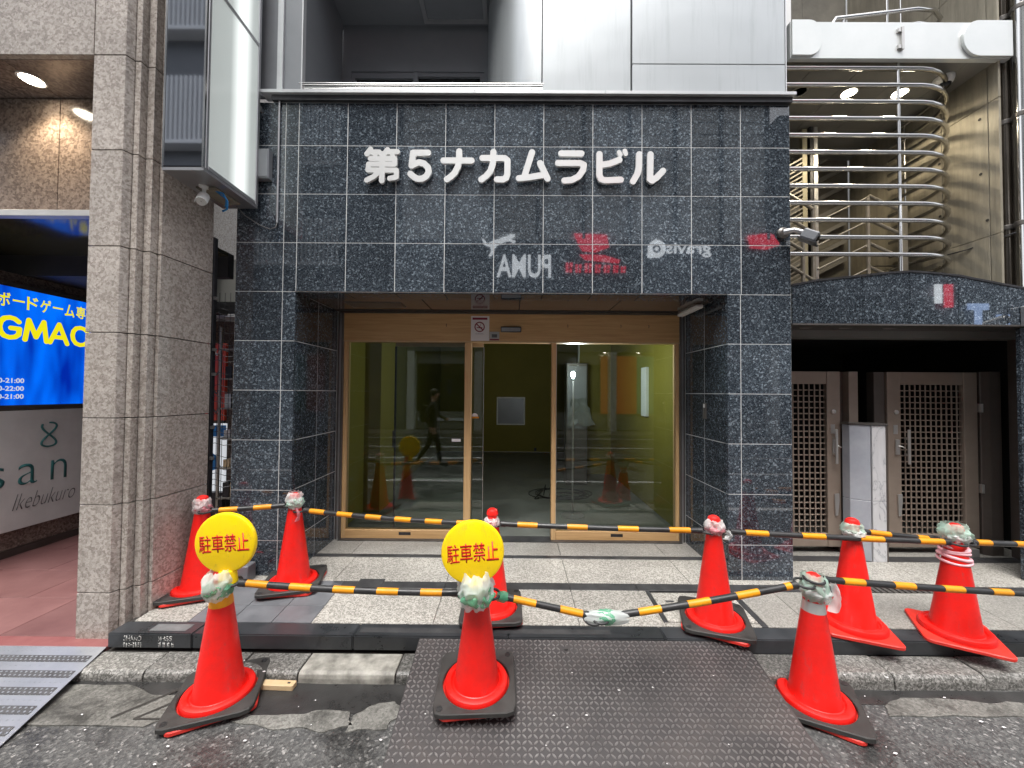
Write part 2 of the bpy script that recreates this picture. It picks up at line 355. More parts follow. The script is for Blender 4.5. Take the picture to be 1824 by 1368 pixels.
def stroke_mesh(strokes, x0, z0, w_, h_, depth, cell, mat):
    """solid letter: everything within r of the strokes, as a front sheet with walls"""
    nx, nz = int(w_/cell)+1, int(h_/cell)+1; V = {}
    def sd(x, z):
        best = 9
        for pts, rr in strokes:
            for (ax, az), (bx_, bz) in zip(pts, pts[1:]):
                dx, dz = bx_-ax, bz-az; t = max(0, min(1, ((x-ax)*dx+(z-az)*dz)/(dx*dx+dz*dz+1e-9)))
                best = min(best, math.hypot(x-ax-t*dx, z-az-t*dz)-rr)
        return best
    S = [[sd(x0+i*cell, z0+j*cell) for j in range(nz+1)] for i in range(nx+1)]
    verts = []; faces = []
    def vid(key, p):
        if key not in V: V[key] = len(verts); verts.append((p[0], 0, p[1]))
        return V[key]
    for i in range(nx):
        for j in range(nz):
            c = [(i, j), (i+1, j), (i+1, j+1), (i, j+1)]
            if all(S[a][b_] > 0 for a, b_ in c): continue
            poly = []
            for k in range(4):
                a, b_ = c[k], c[(k+1) % 4]; sa, sb = S[a[0]][a[1]], S[b_[0]][b_[1]]
                pa = (x0+a[0]*cell, z0+a[1]*cell); pb = (x0+b_[0]*cell, z0+b_[1]*cell)
                if sa <= 0: poly.append(vid(a, pa))
                if (sa <= 0) != (sb <= 0):
                    t = sa/(sa-sb); poly.append(vid(tuple(sorted((a, b_))), (pa[0]+(pb[0]-pa[0])*t, pa[1]+(pb[1]-pa[1])*t)))
            if len(poly) > 2: faces.append(poly)
    me = bpy.data.meshes.new('character'); me.from_pydata(verts, [], faces); me.materials.append(mat)
    bm = bmesh.new(); bm.from_mesh(me); bmesh.ops.recalc_face_normals(bm, faces=bm.faces)
    g_ = bmesh.ops.extrude_face_region(bm, geom=list(bm.faces))
    for e in g_['geom']:
        if isinstance(e, bmesh.types.BMVert): e.co.y += depth
    bmesh.ops.recalc_face_normals(bm, faces=bm.faces); bm.to_mesh(me); bm.free(); return me

# ------------------------------------------------------------------ ground
ZR = -.165
def zs(y): return 0 if y < 2.52 else (.03*(y-2.52)/.56 if y < 3.08 else .03)
struct('ground', MB().box(-60, 60, -60, 60, -.6, -.32), M['concrete'])
road = struct('road', MB().box(-40, 40, -6.6, -6.59, -.3, -.2).add([(-40, -6.6, ZR), (40, -6.6, ZR), (40, 2.3, ZR), (-40, 2.3, ZR)], [(0, 1, 2, 3)]), M['asphalt'])
def patch(name, pts, mat, z, amp=.02, n=6, seed=0):
    out = []
    for i, p in enumerate(pts):
        q = pts[(i+1) % len(pts)]
        for k in range(n):
            t = k/n; x = p[0]+(q[0]-p[0])*t; y = p[1]+(q[1]-p[1])*t
            a = noise.noise(Vector((x*9+seed, y*9, seed)))*amp + noise.noise(Vector((x*31+seed, y*31, seed)))*amp*.5
            b_ = noise.noise(Vector((x*9, y*9+seed, seed+5)))*amp
            out.append((x+a, y+b_))
    mb = MB().prism(out, z-.02, z); return struct(name, mb, mat)
patch('wet_gutter', [(-2.5, 1.98), (-1.9, 2.0), (-1.3, 1.98), (-.8, 2.02), (-.5, 2.0), (-.5, 2.215), (-1.3, 2.218), (-2.5, 2.218)], M['wet'], ZR+.003, .03, 6, 1)
patch('wet_gutter', [(1.3, 2.0), (1.9, 2.12), (2.6, 2.08), (4.6, 2.1), (4.6, 2.218), (3, 2.218), (1.3, 2.218)], M['wet'], ZR+.003, .03, 6, 2)

patch('concrete_patch', [(-3.2, 1.94), (-1.82, 1.925), (-1.70, 2.0), (-1.74, 2.13), (-1.95, 2.12), (-2.15, 2.19), (-3.2, 2.19)], M['concrete'], ZR+.0065, .012, 8, 3)
patch('concrete_patch', [(-1.40, 1.95), (-1.2, 1.925), (-.92, 1.92), (-.82, 1.96), (-.83, 2.03), (-1.0, 2.04), (-1.15, 2.0), (-1.38, 2.0)], M['concrete'], ZR+.0065, .03, 10, 7)
patch('concrete_patch', [(-.82, 1.92), (-.60, 1.915), (-.56, 2.06), (-.62, 2.10), (-.75, 2.06), (-.81, 1.99)], M['concrete'], ZR+.0065, .03, 10, 9)
patch('concrete_patch', [(1.95, 2.03), (2.3, 2.04), (3.2, 2.04), (3.3, 2.12), (2.7, 2.13), (2.35, 2.15), (2.15, 2.17), (2.0, 2.1)], M['concrete'], ZR+.006, .02, 6, 12)
# drain frame set in the concrete
fr = MB()
for a, b_ in (((-2.02, 1.97), (-1.80, 2.20)), ((-1.90, 1.965), (-1.66, 2.20))):
    a3, b3 = Vector((*a, ZR+.009)), Vector((*b_, ZR+.009)); dd = (b3-a3).normalized(); nn = Vector((dd.y, -dd.x, 0))*.008
    fr.add([a3-nn, a3+nn, b3+nn, b3-nn], [(0, 1, 2, 3)])
fr.box(-1.9, -1.62, 1.962, 1.972, ZR+.006, ZR+.0095)
struct('drain_frame', fr, M['dark_joint'])
# white road lines further out
for i, (y0, x0, x1) in enumerate([(.55, -12, 12), (-1.9, -12, 12), (-3.9, -12, 12), (-6.2, -12, 12)]):
    struct('road_line', MB().box(x0, x1, y0-.06, y0+.06, ZR-.01, ZR+.006), M['line_paint'])
# old kerb stones
kerb = bpy.data.objects.new('kerb', None); COL.objects.link(kerb); kerb['kind'] = 'structure'
xk = -2.52; lens = [.42, .30, .22, .36, .56, .22, .34, .5, .45, .5, .44, .38, .52, .6, .5, .55, .6, .6]
pale = dirty('pale_kerb_stone', (.40, .385, .34), (.12, .115, .10), 9, .6, bs=40, bd=.006); M['pale_kerb'] = pale
for i, ln in enumerate(lens):
    dz = RND.uniform(-.006, .003); dy = RND.uniform(-.006, .006); zt = -.094+dz+.010*xk*.5
    piece_m = pale if i in (4,) else M['kerb_granite']
    MB().prism([(2.222+dy, -.22), (2.222+dy, zt-.032), (2.228+dy, zt-.012), (2.245+dy, zt), (2.388, zt+.002), (2.388, -.22)], xk+.005, xk+ln-.005, 'x').build('kerb_stone', piece_m, kerb, bevel=.003)
    xk += ln
struct('kerb_bedding', MB().box(-2.6, 6, 2.235, 2.6, -.3, -.115), M['dark_joint'])
# black kerb stones
bk = bpy.data.objects.new('step_kerb', None); COL.objects.link(bk); bk['kind'] = 'structure'
xs = [-2.49, -1.965, -.975, -.02, .945, 1.9, 2.86, 3.8, 4.8]
for a, b_ in zip(xs, xs[1:]):
    o = MB().box(a+.002, b_-.002, 2.392, 2.518, -.09, 0).build('kerb_stone', M['black_kerb'], bk, bevel=.006, seg=2)
m = P('worn_white_stencil', (.5, .5, .48), .8); nt = m.node_tree; M['stencil'] = m
tr = N(m, 'BsdfTransparent'); mx = N(m, 'MixShader'); nn = noise_(m, pos(m), 130, 4, .8)
L(m, ramp(m, nn, [(.46, (0, 0, 0)), (.52, (1, 1, 1))]), mx.inputs[0]); L(m, tr.outputs[0], mx.inputs[2]); L(m, B(m).outputs[0], mx.inputs[1])
L(m, mx.outputs[0], nt.nodes['Material Output'].inputs[0])
text('worn_stencil', 'SHARO', (-2.385, 2.3905, -.045), .11, .034, 'front', M['stencil'], bk, offset=.02)
text('worn_stencil', 'IIHIII', (-2.385, 2.3905, -.082), .11, .03, 'front', M['stencil'], bk, offset=.02)
text('worn_stencil', 'IHSS', (-2.17, 2.3905, -.045), .085, .032, 'front', M['stencil'], bk, offset=.02)
text('worn_stencil', 'IIII', (-2.17, 2.3905, -.08), .095, .028, 'front', M['stencil'], bk, offset=.02)
M['tape_mark'] = dirty('faded_adhesive_mark', (.10, .105, .105), (.16, .165, .165), 14, .5, bd=0)
box('adhesive_mark', (-2.26, -2.03, 2.42, 2.49, 0.0005, .0012), M['tape_mark'], bk)
for x0, x1 in ((-.95, -.3), (-.1, .62)):
    box('adhesive_mark', (x0, x1, 2.425, 2.475, 0.0005, .0012), M['strip'], bk)
# pavement slabs
pv = bpy.data.objects.new('pavement', None); COL.objects.link(pv); pv['kind'] = 'structure'
MB().add([(-2.49, 2.5, -.012), (5, 2.5, -.012), (5, 3.08, .018), (-2.49, 3.08, .018), (-2.49, 4.4, .018), (5, 4.4, .018)], [(0, 1, 2, 3), (3, 2, 5, 4)]).build('joint_bed', M['dark_joint'], pv)
def slab(x0, x1, y0, y1, mat, name='paving_slab', dz=0.0, g=.002):
    x0 += g; x1 -= g; y0 += g; y1 -= g; a, b_ = zs(y0)+dz, zs(y1)+dz
    MB().add([(x0, y0, a), (x1, y0, a), (x1, y1, b_), (x0, y1, b_), (x0, y0, a-.03), (x1, y0, a-.03), (x1, y1, b_-.03), (x0, y1, b_-.03)],
             [(0, 1, 2, 3), (0, 4, 5, 1), (1, 5, 6, 2), (2, 6, 7, 3), (3, 7, 4, 0), (7, 6, 5, 4)]).build(name, mat, pv, bevel=.0012)
JX = [-.51+.95*k for k in range(-1, 6)]
def row(xs_, y0, y1, mat, **kw):
    for a, b_ in zip(xs_, xs_[1:]): slab(a, b_, y0, y1, mat, **kw)
row([-1.3, -.51, .44, 1.0], 2.52, 2.925, M['paving'])
slab(1.03, 1.62, 2.565, 2.9, M['paving']); slab(1.0, 1.62, 2.52, 2.56, M['paving']); slab(1.0, 1.03, 2.56, 2.925, M['strip'], 'cover_frame'); slab(1.62, 1.66, 2.52, 2.925, M['strip'], 'cover_frame')
slab(1.66, 1.95, 2.52, 2.925, M['paving_worn']); row([1.95, 2.34, 3.29, 4.24, 5.0], 2.52, 2.925, M['paving_worn'])
for a, b_ in ((1.32, 1.40), (1.10, 1.16)): slab(a, b_, 2.78, 2.80, M['strip'], 'lifting_slot', .004)
row([-1.38, -.51, .44, .95, 1.9, 2.55], 2.925, 3.02, M['strip'], name='channel_cover')
for i in range(22): slab(2.56+i*.045, 2.56+i*.045+.032, 2.93, 3.015, M['steel_dark'], 'grating_bar', .001)
row([3.56, 4.3, 5], 2.925, 3.02, M['strip'], name='channel_cover')
row([-2.45, -1.39, -.51, .44, 1.39, 2.34, 3.29, 4.24, 5.0], 3.02, 3.445, M['paving'])
row([-2.0, -.9, 0, .9, 1.95], 3.445, 3.515, M['strip'], name='channel_cover')
row([-1.9, -1.46, -.51, .44, 1.39, 1.9], 3.515, 3.98, M['paving_worn'])
row([2.2, 3.2, 4.2, 5], 3.445, 3.56, M['strip'], name='channel_cover'); row([2.2, 3.29, 4.24, 5], 3.56, 4.1, M['paving_worn'])
# slate area on the left
for a, b_ in zip([-2.10, -1.83, -1.56, -1.30], [-1.83, -1.56, -1.30]): slab(a, b_, 2.52, 2.70, M['slate']); slab(a, b_, 2.70, 3.02, M['slate'])
slab(-2.45, -2.10, 2.52, 2.75, M['paving']); slab(-2.45, -2.10, 2.75, 3.02, M['paving'])
slab(-1.19, -.99, 2.86, 3.05, M['strip'], 'junction_cover', .003)
# pink passage floor
pf = bpy.data.objects.new('passage_floor', None); COL.objects.link(pf); pf['kind'] = 'structure'
box('joint_bed', (-9, -2.5, 2.42, 7, -.16, -.098), M['dark_joint'], pf)
for i in range(8):
    for j in range(9):
        x0 = -2.52-.78*(i+1)+(.39 if j % 2 else 0); x1 = min(x0+.78, -2.5); y0 = 2.50+j*.45
        piece('floor_tile', (x0+.002, x1-.002, y0+.002, y0+.448, -.125, -.09), M['pink_tile'], pf)
for i in range(6): piece('edge_tile', (-2.5-1.1*(i+1)+.002, -2.5-1.1*i-.002, 2.40, 2.498, -.17, -.088), M['red_paint'], pf, .004)

# galvanised ramp on the far left
rp = thing('access_ramp', 'galvanised steel access ramp with black grip bands at the far left of the road', 'ramp')
def ramp_pt(u_, v_, h=0):   # u along width, v from step (0) down to road (1)
    a = Vector((-4.2, 2.40, -.088)); b_ = Vector((-2.50, 2.40, -.088)); c_ = Vector((-2.36, 1.80, ZR+.012)); d_ = Vector((-4.2, 1.80, ZR+.012))
    p = a.lerp(b_, u_).lerp(d_.lerp(c_, u_), v_); p.z += h; return p
def ramp_strip(v0, v1, h, mat, name, u0=0, u1=1):
    t = .004
    q = [ramp_pt(u0, v0, h), ramp_pt(u1, v0, h), ramp_pt(u1, v1, h), ramp_pt(u0, v1, h)]
    MB().add(q + [p-Vector((0, 0, t)) for p in q], [(0, 1, 2, 3), (7, 6, 5, 4), (0, 4, 5, 1), (1, 5, 6, 2), (2, 6, 7, 3), (3, 7, 4, 0)]).build(name, mat, rp)
ramp_strip(0, 1, 0, M['ramp_steel'], 'ramp_plate')
studs = MB()
for k in range(5):
    v0 = .12+.18*k; ramp_strip(v0, v0+.075, .003, M['ramp_band'], 'grip_band', 0.01, .985)
    for rr in range(2):
        for i in range(60):
            c = ramp_pt(.02+i*.0162+(.008 if rr else 0), v0+.02+.035*rr, .0035)
            studs.lathe([(.006, 0), (.004, .003)], 6, c)
studs.build('grip_stud', M['ramp_steel'], rp, kind='stuff')
# tiny pale rows of studs on the plain steel between the bands
st2 = MB()
for k in range(5):
    for rr in range(2):
        for i in range(60):
            st2.lathe([(.004, 0), (.003, .002)], 5, ramp_pt(.02+i*.0162, .02+.18*k+.045*rr, .0005))
st2.build('plate_stud', M['ramp_steel'], rp, kind='stuff')

# brown checker plate ramp
cp = thing('checker_plate_ramp', 'large brown steel checker plate laid as a ramp up to the black step', 'steel plate')
PX0, PX1 = -.566, 1.426
A0 = Vector((0, 2.396, -.012)); A1 = Vector((0, 1.715, -.158)); dv = (A1-A0); PLn = Vector((1, 0, 0)).cross(A0-A1).normalized(); PLn = PLn if PLn.z > 0 else -PLn
def plate_pt(x, s_, h=0): p = A0 + dv*s_ + PLn*h; return Vector((x, p.y, p.z - .0*s_))
def slope_box(mb, x0, x1, s0, s1, h0, h1):
    q = [plate_pt(x, s_, h) for h in (h0, h1) for x, s_ in ((x0, s0), (x1, s0), (x1, s1), (x0, s1))]
    mb.add(q, [(3, 2, 1, 0), (4, 5, 6, 7), (0, 1, 5, 4), (1, 2, 6, 5), (2, 3, 7, 6), (3, 0, 4, 7)])
mb = MB(); slope_box(mb, PX0, PX1, 0, 1, -.006, 0); mb.build('plate', M['plate'], cp, bevel=.002)
mb = MB(); hl = plate_pt(.325, .10, .0005); mb.lathe([(.0115, 0), (.0115, .0004)], 14, hl, Matrix.Rotation(-math.atan2(.146, .681), 3, 'X')); mb.build('lifting_hole', M['black'], cp)
mb = MB(); ln_ = dv.length; pch = .0268; ex = Vector((1, 0, 0)); ey = dv.normalized()
nxp, nyp = int((PX1-PX0)/pch), int(ln_/pch)
for i in range(nxp):
    for j in range(nyp):
        x = PX0+.014+i*pch; s_ = (.014+j*pch)/ln_
        if abs(x-.325) < .02 and abs(s_-.10) < .03: continue
        c = plate_pt(x, s_); a = rad(48 if (i+j) % 2 else -42); d1 = ex*math.cos(a)+ey*math.sin(a); d2 = ex*-math.sin(a)+ey*math.cos(a)
        l_, w_ = .0150, .0050
        q = [c-d1*l_, c-d2*w_-d1*l_*.35, c-d2*w_+d1*l_*.35, c+d1*l_, c+d2*w_+d1*l_*.35, c+d2*w_-d1*l_*.35]
        top = [c+(p-c)*.6+PLn*.0034 for p in q]
        mb.add(q+top, [(6, 7, 8, 9, 10, 11)]+[(k, (k+1) % 6, (k+1) % 6+6, k+6) for k in range(6)])
mb.build('tread_stud', M['stud'], cp, kind='stuff')
# grit
mb = MB()
for k in range(60):
    if k < 16: c = plate_pt(RND.uniform(-.5, 1.35), RND.uniform(.05, .95), .002)
    else:
        c = Vector((RND.uniform(-2.2, 2.6), RND.uniform(1.72, 2.35), 0))
        c.z = ZR+.012 if c.y < 2.2 else -.088
        if PX0-.02 < c.x < PX1+.02: continue
    a = RND.uniform(0, 6.3); s_ = RND.uniform(.002, .006)
    q = [c+Vector((math.cos(a+t)*s_*e, math.sin(a+t)*s_, .001)) for t, e in ((0, 2), (1.6, 1.4), (3.1, 2.2), (4.7, 1.1))]
    mb.add(q+[c+Vector((0, 0, .004))], [(0, 1, 4), (1, 2, 4), (2, 3, 4), (3, 0, 4)])
mb.build('grit', M['paper'], kind='stuff', label='small pale scraps and grit scattered over the road and steel plate', category='litter')
t = thing('wood_batten', 'short pale wooden batten lying in the gutter beside the left front cone', 'batten', (-1.31, 2.185, -.150), (0, 0, rad(-2)))
MB().box(-.12, .10, -.022, .022, -.012, .018).build('batten_board', M['wood_pale'], t, bevel=.003)
box('screw_head', (.06, .075, -.005, .005, .018, .0195), M['bracket'], t)

# ------------------------------------------------------------------ main building
FY = 3.089
bd = thing('office_building', 'building in the middle with blue granite tiled ground floor, silver panels above and wooden shopfront', 'building')
Z = [3.504-.4*k for k in range(9)] + [-.02]     # horizontal joints
X = [-2.262, -1.876] + [-1.769+.4*k for k in range(11)]
g = .0029
def tile(x0, x1, z0, z1, y=FY): piece('granite_tile', (x0+g, x1-g, y, y+.02, z0+g, z1-g), M['blue_granite'], bd, .0008)
box('grout_backing', (-2.262+.002, 2.231-.002, FY+.0015, FY+.05, 2.306, 3.86), M['grout'], bd)
box('grout_backing', (-2.262+.002, -1.776, FY+.0015, FY+.05, -.05, 2.306), M['grout'], bd)
box('grout_backing', (1.722, 2.231-.002, FY+.0015, FY+.05, -.05, 2.306), M['grout'], bd)
for k in range(len(X)-1):
    for j, (zt, zb) in enumerate([(3.86, Z[0]), (Z[0], Z[1]), (Z[1], Z[2]), (Z[2], Z[3])]): tile(X[k], X[k+1], zb, zt)
for j in range(3, 9):
    for a, b_ in ((-2.262, -1.876), (-1.876, -1.769), (1.715, 1.824), (1.824, 2.231)): tile(a, b_, Z[j+1], Z[j])
# returns into the entrance recess
for sx_ in (-1, 1):
    xw = -1.769 if sx_ < 0 else 1.715
    ys = [FY+.02, 3.46, 3.84]
    for j in range(3, 9):
        for a, b_ in zip(ys, ys[1:]):
            x0, x1 = (xw-.02, xw) if sx_ < 0 else (xw, xw+.02)
            piece('return_tile', (x0, x1, a+(g if a > 3.2 else 0), b_-g, Z[j+1]+g, Z[j]-g), M['blue_granite'], bd, .0008)
    x0, x1 = (xw-.08, xw-.0015) if sx_ < 0 else (xw+.0015, xw+.08)
    box('grout_backing', (x0, x1, FY+.052, 3.9, -.05, 2.31), M['grout'], bd)
# outer side of the building towards the alley
for j in range(-1, 9):
    zt = 3.86 if j < 0 else Z[j]; zb = Z[j+1]
    for k in range(3): piece('side_tile', (-2.262, -2.242, FY+.021+.4*k, FY+.415+.4*k, zb+g, zt-g), M['blue_granite'], bd, .0008)
box('core_wall', (-2.24, -1.85, FY+.052, 8.0, -.05, 3.86), M['dark_wall'], bd)
box('core_wall', (1.80, 2.225, FY+.052, 8.0, -.05, 3.86), M['dark_wall'], bd)
box('core_wall', (-1.849, 1.799, 3.42, 9.6, 2.76, 3.86), M['dark_wall'], bd)
box('core_wall', (-1.849, 1.799, FY+.052, 3.419, 2.40, 3.86), M['dark_wall'], bd)
# soffit of the recess
for k in range(2, len(X)-1):
    a, b_ = X[k], min(X[k+1], 1.715)
    piece('soffit_tile', (a+g, b_-g, FY+.022, 3.30, 2.298, 2.318), M['blue_granite'], bd, .0008)
for a, b_ in ((-1.769, -.80), (-.80, .05), (.05, .92), (.92, 1.715)): piece('soffit_panel', (a+.004, b_-.004, 3.31, 3.86, 2.300, 2.32), M['soffit_brown'], bd)
box('soffit_backing', (-1.80, 1.75, FY+.022, 3.95, 2.322, 2.40), M['black'], bd)
box('access_hatch', (-1.52, -1.02, 3.42, 3.62, 2.294, 2.299), M['steel_dark'], bd)
box('shutter_slot', (-1.76, 1.70, 3.72, 3.80, 2.296, 2.2985), M['black'], bd)
tl_ = box('tube_light', (1.60, 1.66, 3.36, 3.76, 2.255, 2.285), M['white_plastic'], bd, bevel=.006)
box('tube_light_bracket', (1.59, 1.67, 3.40, 3.72, 2.286, 2.297), M['aluminium'], tl_)
box('intercom_plate', (1.7045, 1.714, 3.42, 3.47, 1.28, 1.42), M['steel_dark'], bd)
box('intercom_button', (1.700, 1.7044, 3.435, 3.455, 1.38, 1.41), M['white_plastic'], bd)
# metal jambs
for a, b_ in ((-1.755, -1.73), (-1.73, -1.715)):
    pass
for x0, x1 in ((-1.766, -1.712), (1.662, 1.712)):
    j_ = box('steel_jamb', (x0, x1, 3.845, 3.90, .0, 2.297), M['steel_dark'], bd, bevel=.002)
    xm = (x0+x1)/2; box('jamb_channel', (xm-.008, xm+.008, 3.840, 3.8445, .0, 2.29), M['aluminium'], j_)
# wooden shopfront: members of one entrance frame
DY = 3.90
ef = bpy.data.objects.new('entrance_frame', None); COL.objects.link(ef); ef.parent = bd
XL, XR = -1.712, 1.662
MB().box(XL, XR, DY-.045, DY+.05, 2.003, 2.290).build('header_board', M['wood'], ef, bevel=.002)
box('head_channel', (XL, XR, DY-.052, DY+.05, 2.2905, 2.2975), M['steel_dark'], ef)
box('header_lip', (XL, XR, DY-.048, DY-.0455, 2.003, 2.013), M['wood_pale'], ef)
for x0, x1 in ((XL, XL+.035), (-.493, -.424), (.384, .429), (XR-.03, XR)):
    MB().box(x0, x1, DY-.035, DY+.045, .03, 2.0025).build('mullion', M['wood_v'], ef, bevel=.003)
for x0, x1 in ((XL+.036, -.494), (.430, XR-.031)):
    MB().box(x0, x1, DY-.032, DY+.04, .028, .118).build('bottom_rail', M['wood'], ef, bevel=.002)
    box('track_stain', ((x0+x1)/2-.05, (x0+x1)/2+.07, DY-.0328, DY-.0322, .07, .10), M['bracket'], ef)
box('threshold', (-1.72, 1.67, DY-.09, DY+.06, .0305, .037), M['strip'], ef)
for x0, x1 in ((XL+.036, -.494), (.430, XR-.031)):
    box('glass_pane', (x0, x1, DY, DY+.008, .119, 2.002), M['glass'], ef)
box('gasket', (.432, .437, DY-.004, DY+.012, .119, 2.0), M['lock'], ef)
# sliding leaves behind
lf = box('sliding_leaf_glass', (-1.205, -.31, DY+.055, DY+.063, .06, 1.965), M['glass'], ef)
box('leaf_head', (-1.215, -.31, DY+.050, DY+.07, 1.9655, 2.015), M['wood_pale'], ef)
box('leaf_stile', (-1.222, -1.206, DY+.048, DY+.072, .06, 1.965), M['bracket'], ef)
box('leaf_pull', (-1.236, -1.223, DY+.045, DY+.075, .93, 1.10), M['bracket'], ef)
box('leaf_edge', (-.3098, -.306, DY+.055, DY+.063, .06, 1.965), M['lock'], ef)
for x in (-1.700, 1.60): pass
# header fittings
po = thing('no_smoking_poster', 'white no-smoking poster with crimson band taped on the wooden door header', 'poster')
PY = DY-.047
box('poster_sheet', (-.432, -.248, PY-.001, PY, 2.018, 2.268), M['paper'], po)
box('poster_band', (-.417, -.267, PY-.002, PY-.0012, 2.230, 2.252), M['crimson'], po)
rg = MB(); cx, cz = -.345, 2.158
for k in range(32):
    a0, a1 = 2*math.pi*k/32, 2*math.pi*(k+1)/32
    rg.add([(cx+rr*math.cos(a), PY-.002, cz+rr*math.sin(a)) for rr, a in ((.041, a0), (.052, a0), (.052, a1), (.041, a1))], [(0, 1, 2, 3)])
rg.add([(cx+dx, PY-.0024, cz+dz) for dx, dz in ((-.036, .026), (-.028, .034), (.036, -.026), (.028, -.034))], [(0, 1, 2, 3)])
rg.add([(cx+dx, PY-.0022, cz+dz) for dx, dz in ((-.03, -.012), (.028, -.012), (.028, -.004), (-.03, -.004))], [(0, 1, 2, 3)])
rg.tube([(cx+.004+.010*t, PY-.002, cz+.004+.03*t+.004*math.sin(8*t)) for t in (0, .2, .4, .6, .8, 1)], .0018, 5)
rg.build('prohibition_symbol', M['crimson'], po)
text('poster_lettering', 'NO SMOKING', (-.384, PY-.0012, 2.083), .078, .010, 'front', M['print_grey'], po, extrude=.0004)
stk = thing('security_sticker', 'small silver and red sticker right of the no-smoking poster', 'sticker')
box('sticker_sheet', (-.244, -.146, PY-.001, PY, 2.022, 2.110), M['lock'], stk)
box('sticker_red_band', (-.242, -.148, PY-.0018, PY-.0011, 2.024, 2.038), M['crimson'], stk)
box('sticker_print', (-.222, -.168, PY-.0018, PY-.0011, 2.052, 2.085), M['print_grey'], stk)
sn = thing('door_sensor', 'grey rectangular automatic door sensor on the wooden header', 'sensor')
MB().box(-.131, .072, PY-.022, PY, 2.105, 2.160).build('sensor_housing', M['bracket'], sn, bevel=.003)
box('sensor_face', (-.124, .066, PY-.0245, PY-.0222, 2.112, 2.150), M['aluminium'], sn)
for i, x in enumerate((-.677, .54, 1.071, 1.35)):
    hk = thing('cup_hook', ['brass cup hook left of the poster on the wooden header', 'brass cup hook right of the door sensor on the header', 'smaller brass cup hook second from the right on the header', 'rightmost brass cup hook on the wooden header'][i], 'hook', (x, PY, 2.172), group='hooks along the wooden header')
    MB().tube([(0, .0, .012), (0, -.012, .012), (0, -.02, .004), (0, -.018, -.008), (0, -.006, -.014)], .0025, 6).build('hook_wire', M['bracket'], hk, smooth=True)
# interior
RX0, RX1, RYB, RZC = -1.82, 1.775, 9.57, 2.74
rm = bpy.data.objects.new('room', None); COL.objects.link(rm); rm.parent = bd
box('room_floor', (RX0, RX1, DY+.062, RYB, -.02, .032), M['room_floor'], rm)
box('room_wall', (RX0, RX1, RYB, RYB+.1, .033, RZC), M['olive_wall'], rm)
box('room_wall', (RX0-.06, RX0, DY+.02, RYB, .0, RZC), M['olive_wall'], rm)
box('room_wall', (RX1, RX1+.06, DY+.02, RYB, .0, RZC), M['olive_wall'], rm)
box('room_ceiling', (RX0, RX1, DY+.052, RYB, RZC, RZC+.015), M['room_ceiling'], rm)
box('room_header', (RX0, RX1, DY+.08, DY+.16, 2.30, RZC), M['olive_wall'], rm)
MB().box(-1.818, -1.62, 4.7, 5.25, .033, 2.73).build('room_column', M['olive_wall'], rm)
MB().box(1.2, 1.773, 7.0, 7.08, .033, 2.73).build('partition', M['olive_wall'], rm)
box('partition_edge', (1.18, 1.199, 6.99, 7.09, .033, 2.73), M['white_paint'], rm)
ap = box('access_panel', (-.41, .29, RYB-.03, RYB-.001, .70, 1.39), M['white_paint'], rm)
for b_ in ((-.38, .26, RYB-.036, RYB-.031, .73, 1.36),): box('panel_door', b_, M['panel_dark'], ap)
box('socket_plate', (.52, .58, RYB-.02, RYB-.001, .06, .14), M['bracket'], rm)
box('wall_switch_panel', (1.740, 1.774, 5.05, 5.25, 1.20, 1.85), M['white_paint'], rm)
# work light, hanging sheet, cables
wk = thing('work_light', 'bright cool work light on a stand inside the empty shop', 'lamp', (.715, 4.62, .033))
MB().lathe([(.14, 0), (.14, .015), (.02, .02), (.012, .03), (.012, 1.62), (.02, 1.63)], 14).build('lamp_stand', M['aluminium'], wk, smooth=True)
MB().lathe([(.01, 1.64), (.024, 1.67), (.030, 1.69), (.024, 1.71), (.01, 1.725)], 16).build('lamp_globe', M['lamp_cool'], wk, smooth='all')
pl = bpy.data.lights.new('work_light_glow', 'POINT'); pl.energy = 20; pl.color = (.9, .98, 1); pl.shadow_soft_size = .08
plo = bpy.data.objects.new('work_light_glow', pl); COL.objects.link(plo); plo.parent = wk; plo.location = (0, -.12, 1.80)
ds = thing('reflection_box', 'upright box standing in for a reflection in the right shop glass', 'reflection stand-in', (1.02, 6.3, .033))  # solid box put in place of a reflection in the glass
MB().box(-.17, .17, -.12, .12, 0, 1.95).build('reflection_box_body', M['steel_dark'], ds, bevel=.01)
MB().box(-.15, .15, -.128, -.122, .9, 1.90).build('reflection_box_front', M['panel_dark'], ds, bevel=.001)
sh = thing('plastic_sheet', 'crumpled white plastic sheet draped on the box inside the shop', 'sheet', (1.02, 6.14, 1.0))
mb = MB(); nn_ = 12
vv = []
for i in range(nn_+1):
    for j in range(nn_+1):
        u_, v_ = i/nn_, j/nn_; wd = .16+.14*(1-v_)
        vv.append(((u_-.35)*1.5*wd*(.7+.6*math.sin(u_*5+1)**2) + .05*noise.noise(Vector((u_*4, v_*4, 3))), -.03-.05*noise.noise(Vector((u_*5, v_*3, 1)))-.05*(1-v_), v_*.42+.05*noise.noise(Vector((u_*4, v_*2, 9)))))
mb.add(vv, [(i*(nn_+1)+j, (i+1)*(nn_+1)+j, (i+1)*(nn_+1)+j+1, i*(nn_+1)+j+1) for i in range(nn_) for j in range(nn_)])
mb.build('sheet_film', M['bag_grey'], sh, smooth='all')
cb = MB(); p0 = Vector((.72, 5.9, .04)); pts = []
for k in range(150):
    a = k*.33; rr = .16+.10*math.sin(k*.17); pts.append((.75+rr*1.7*math.cos(a)+.1*math.sin(k*.05), 5.6+rr*1.3*math.sin(a), .04+.004*math.sin(k)))
cb.tube(pts, .005, 5); o = cb.build('cable', M['bracket'], smooth='all'); o['label'] = 'tangled black cable lying on the bare shop floor behind the glass'; o['category'] = 'cable'
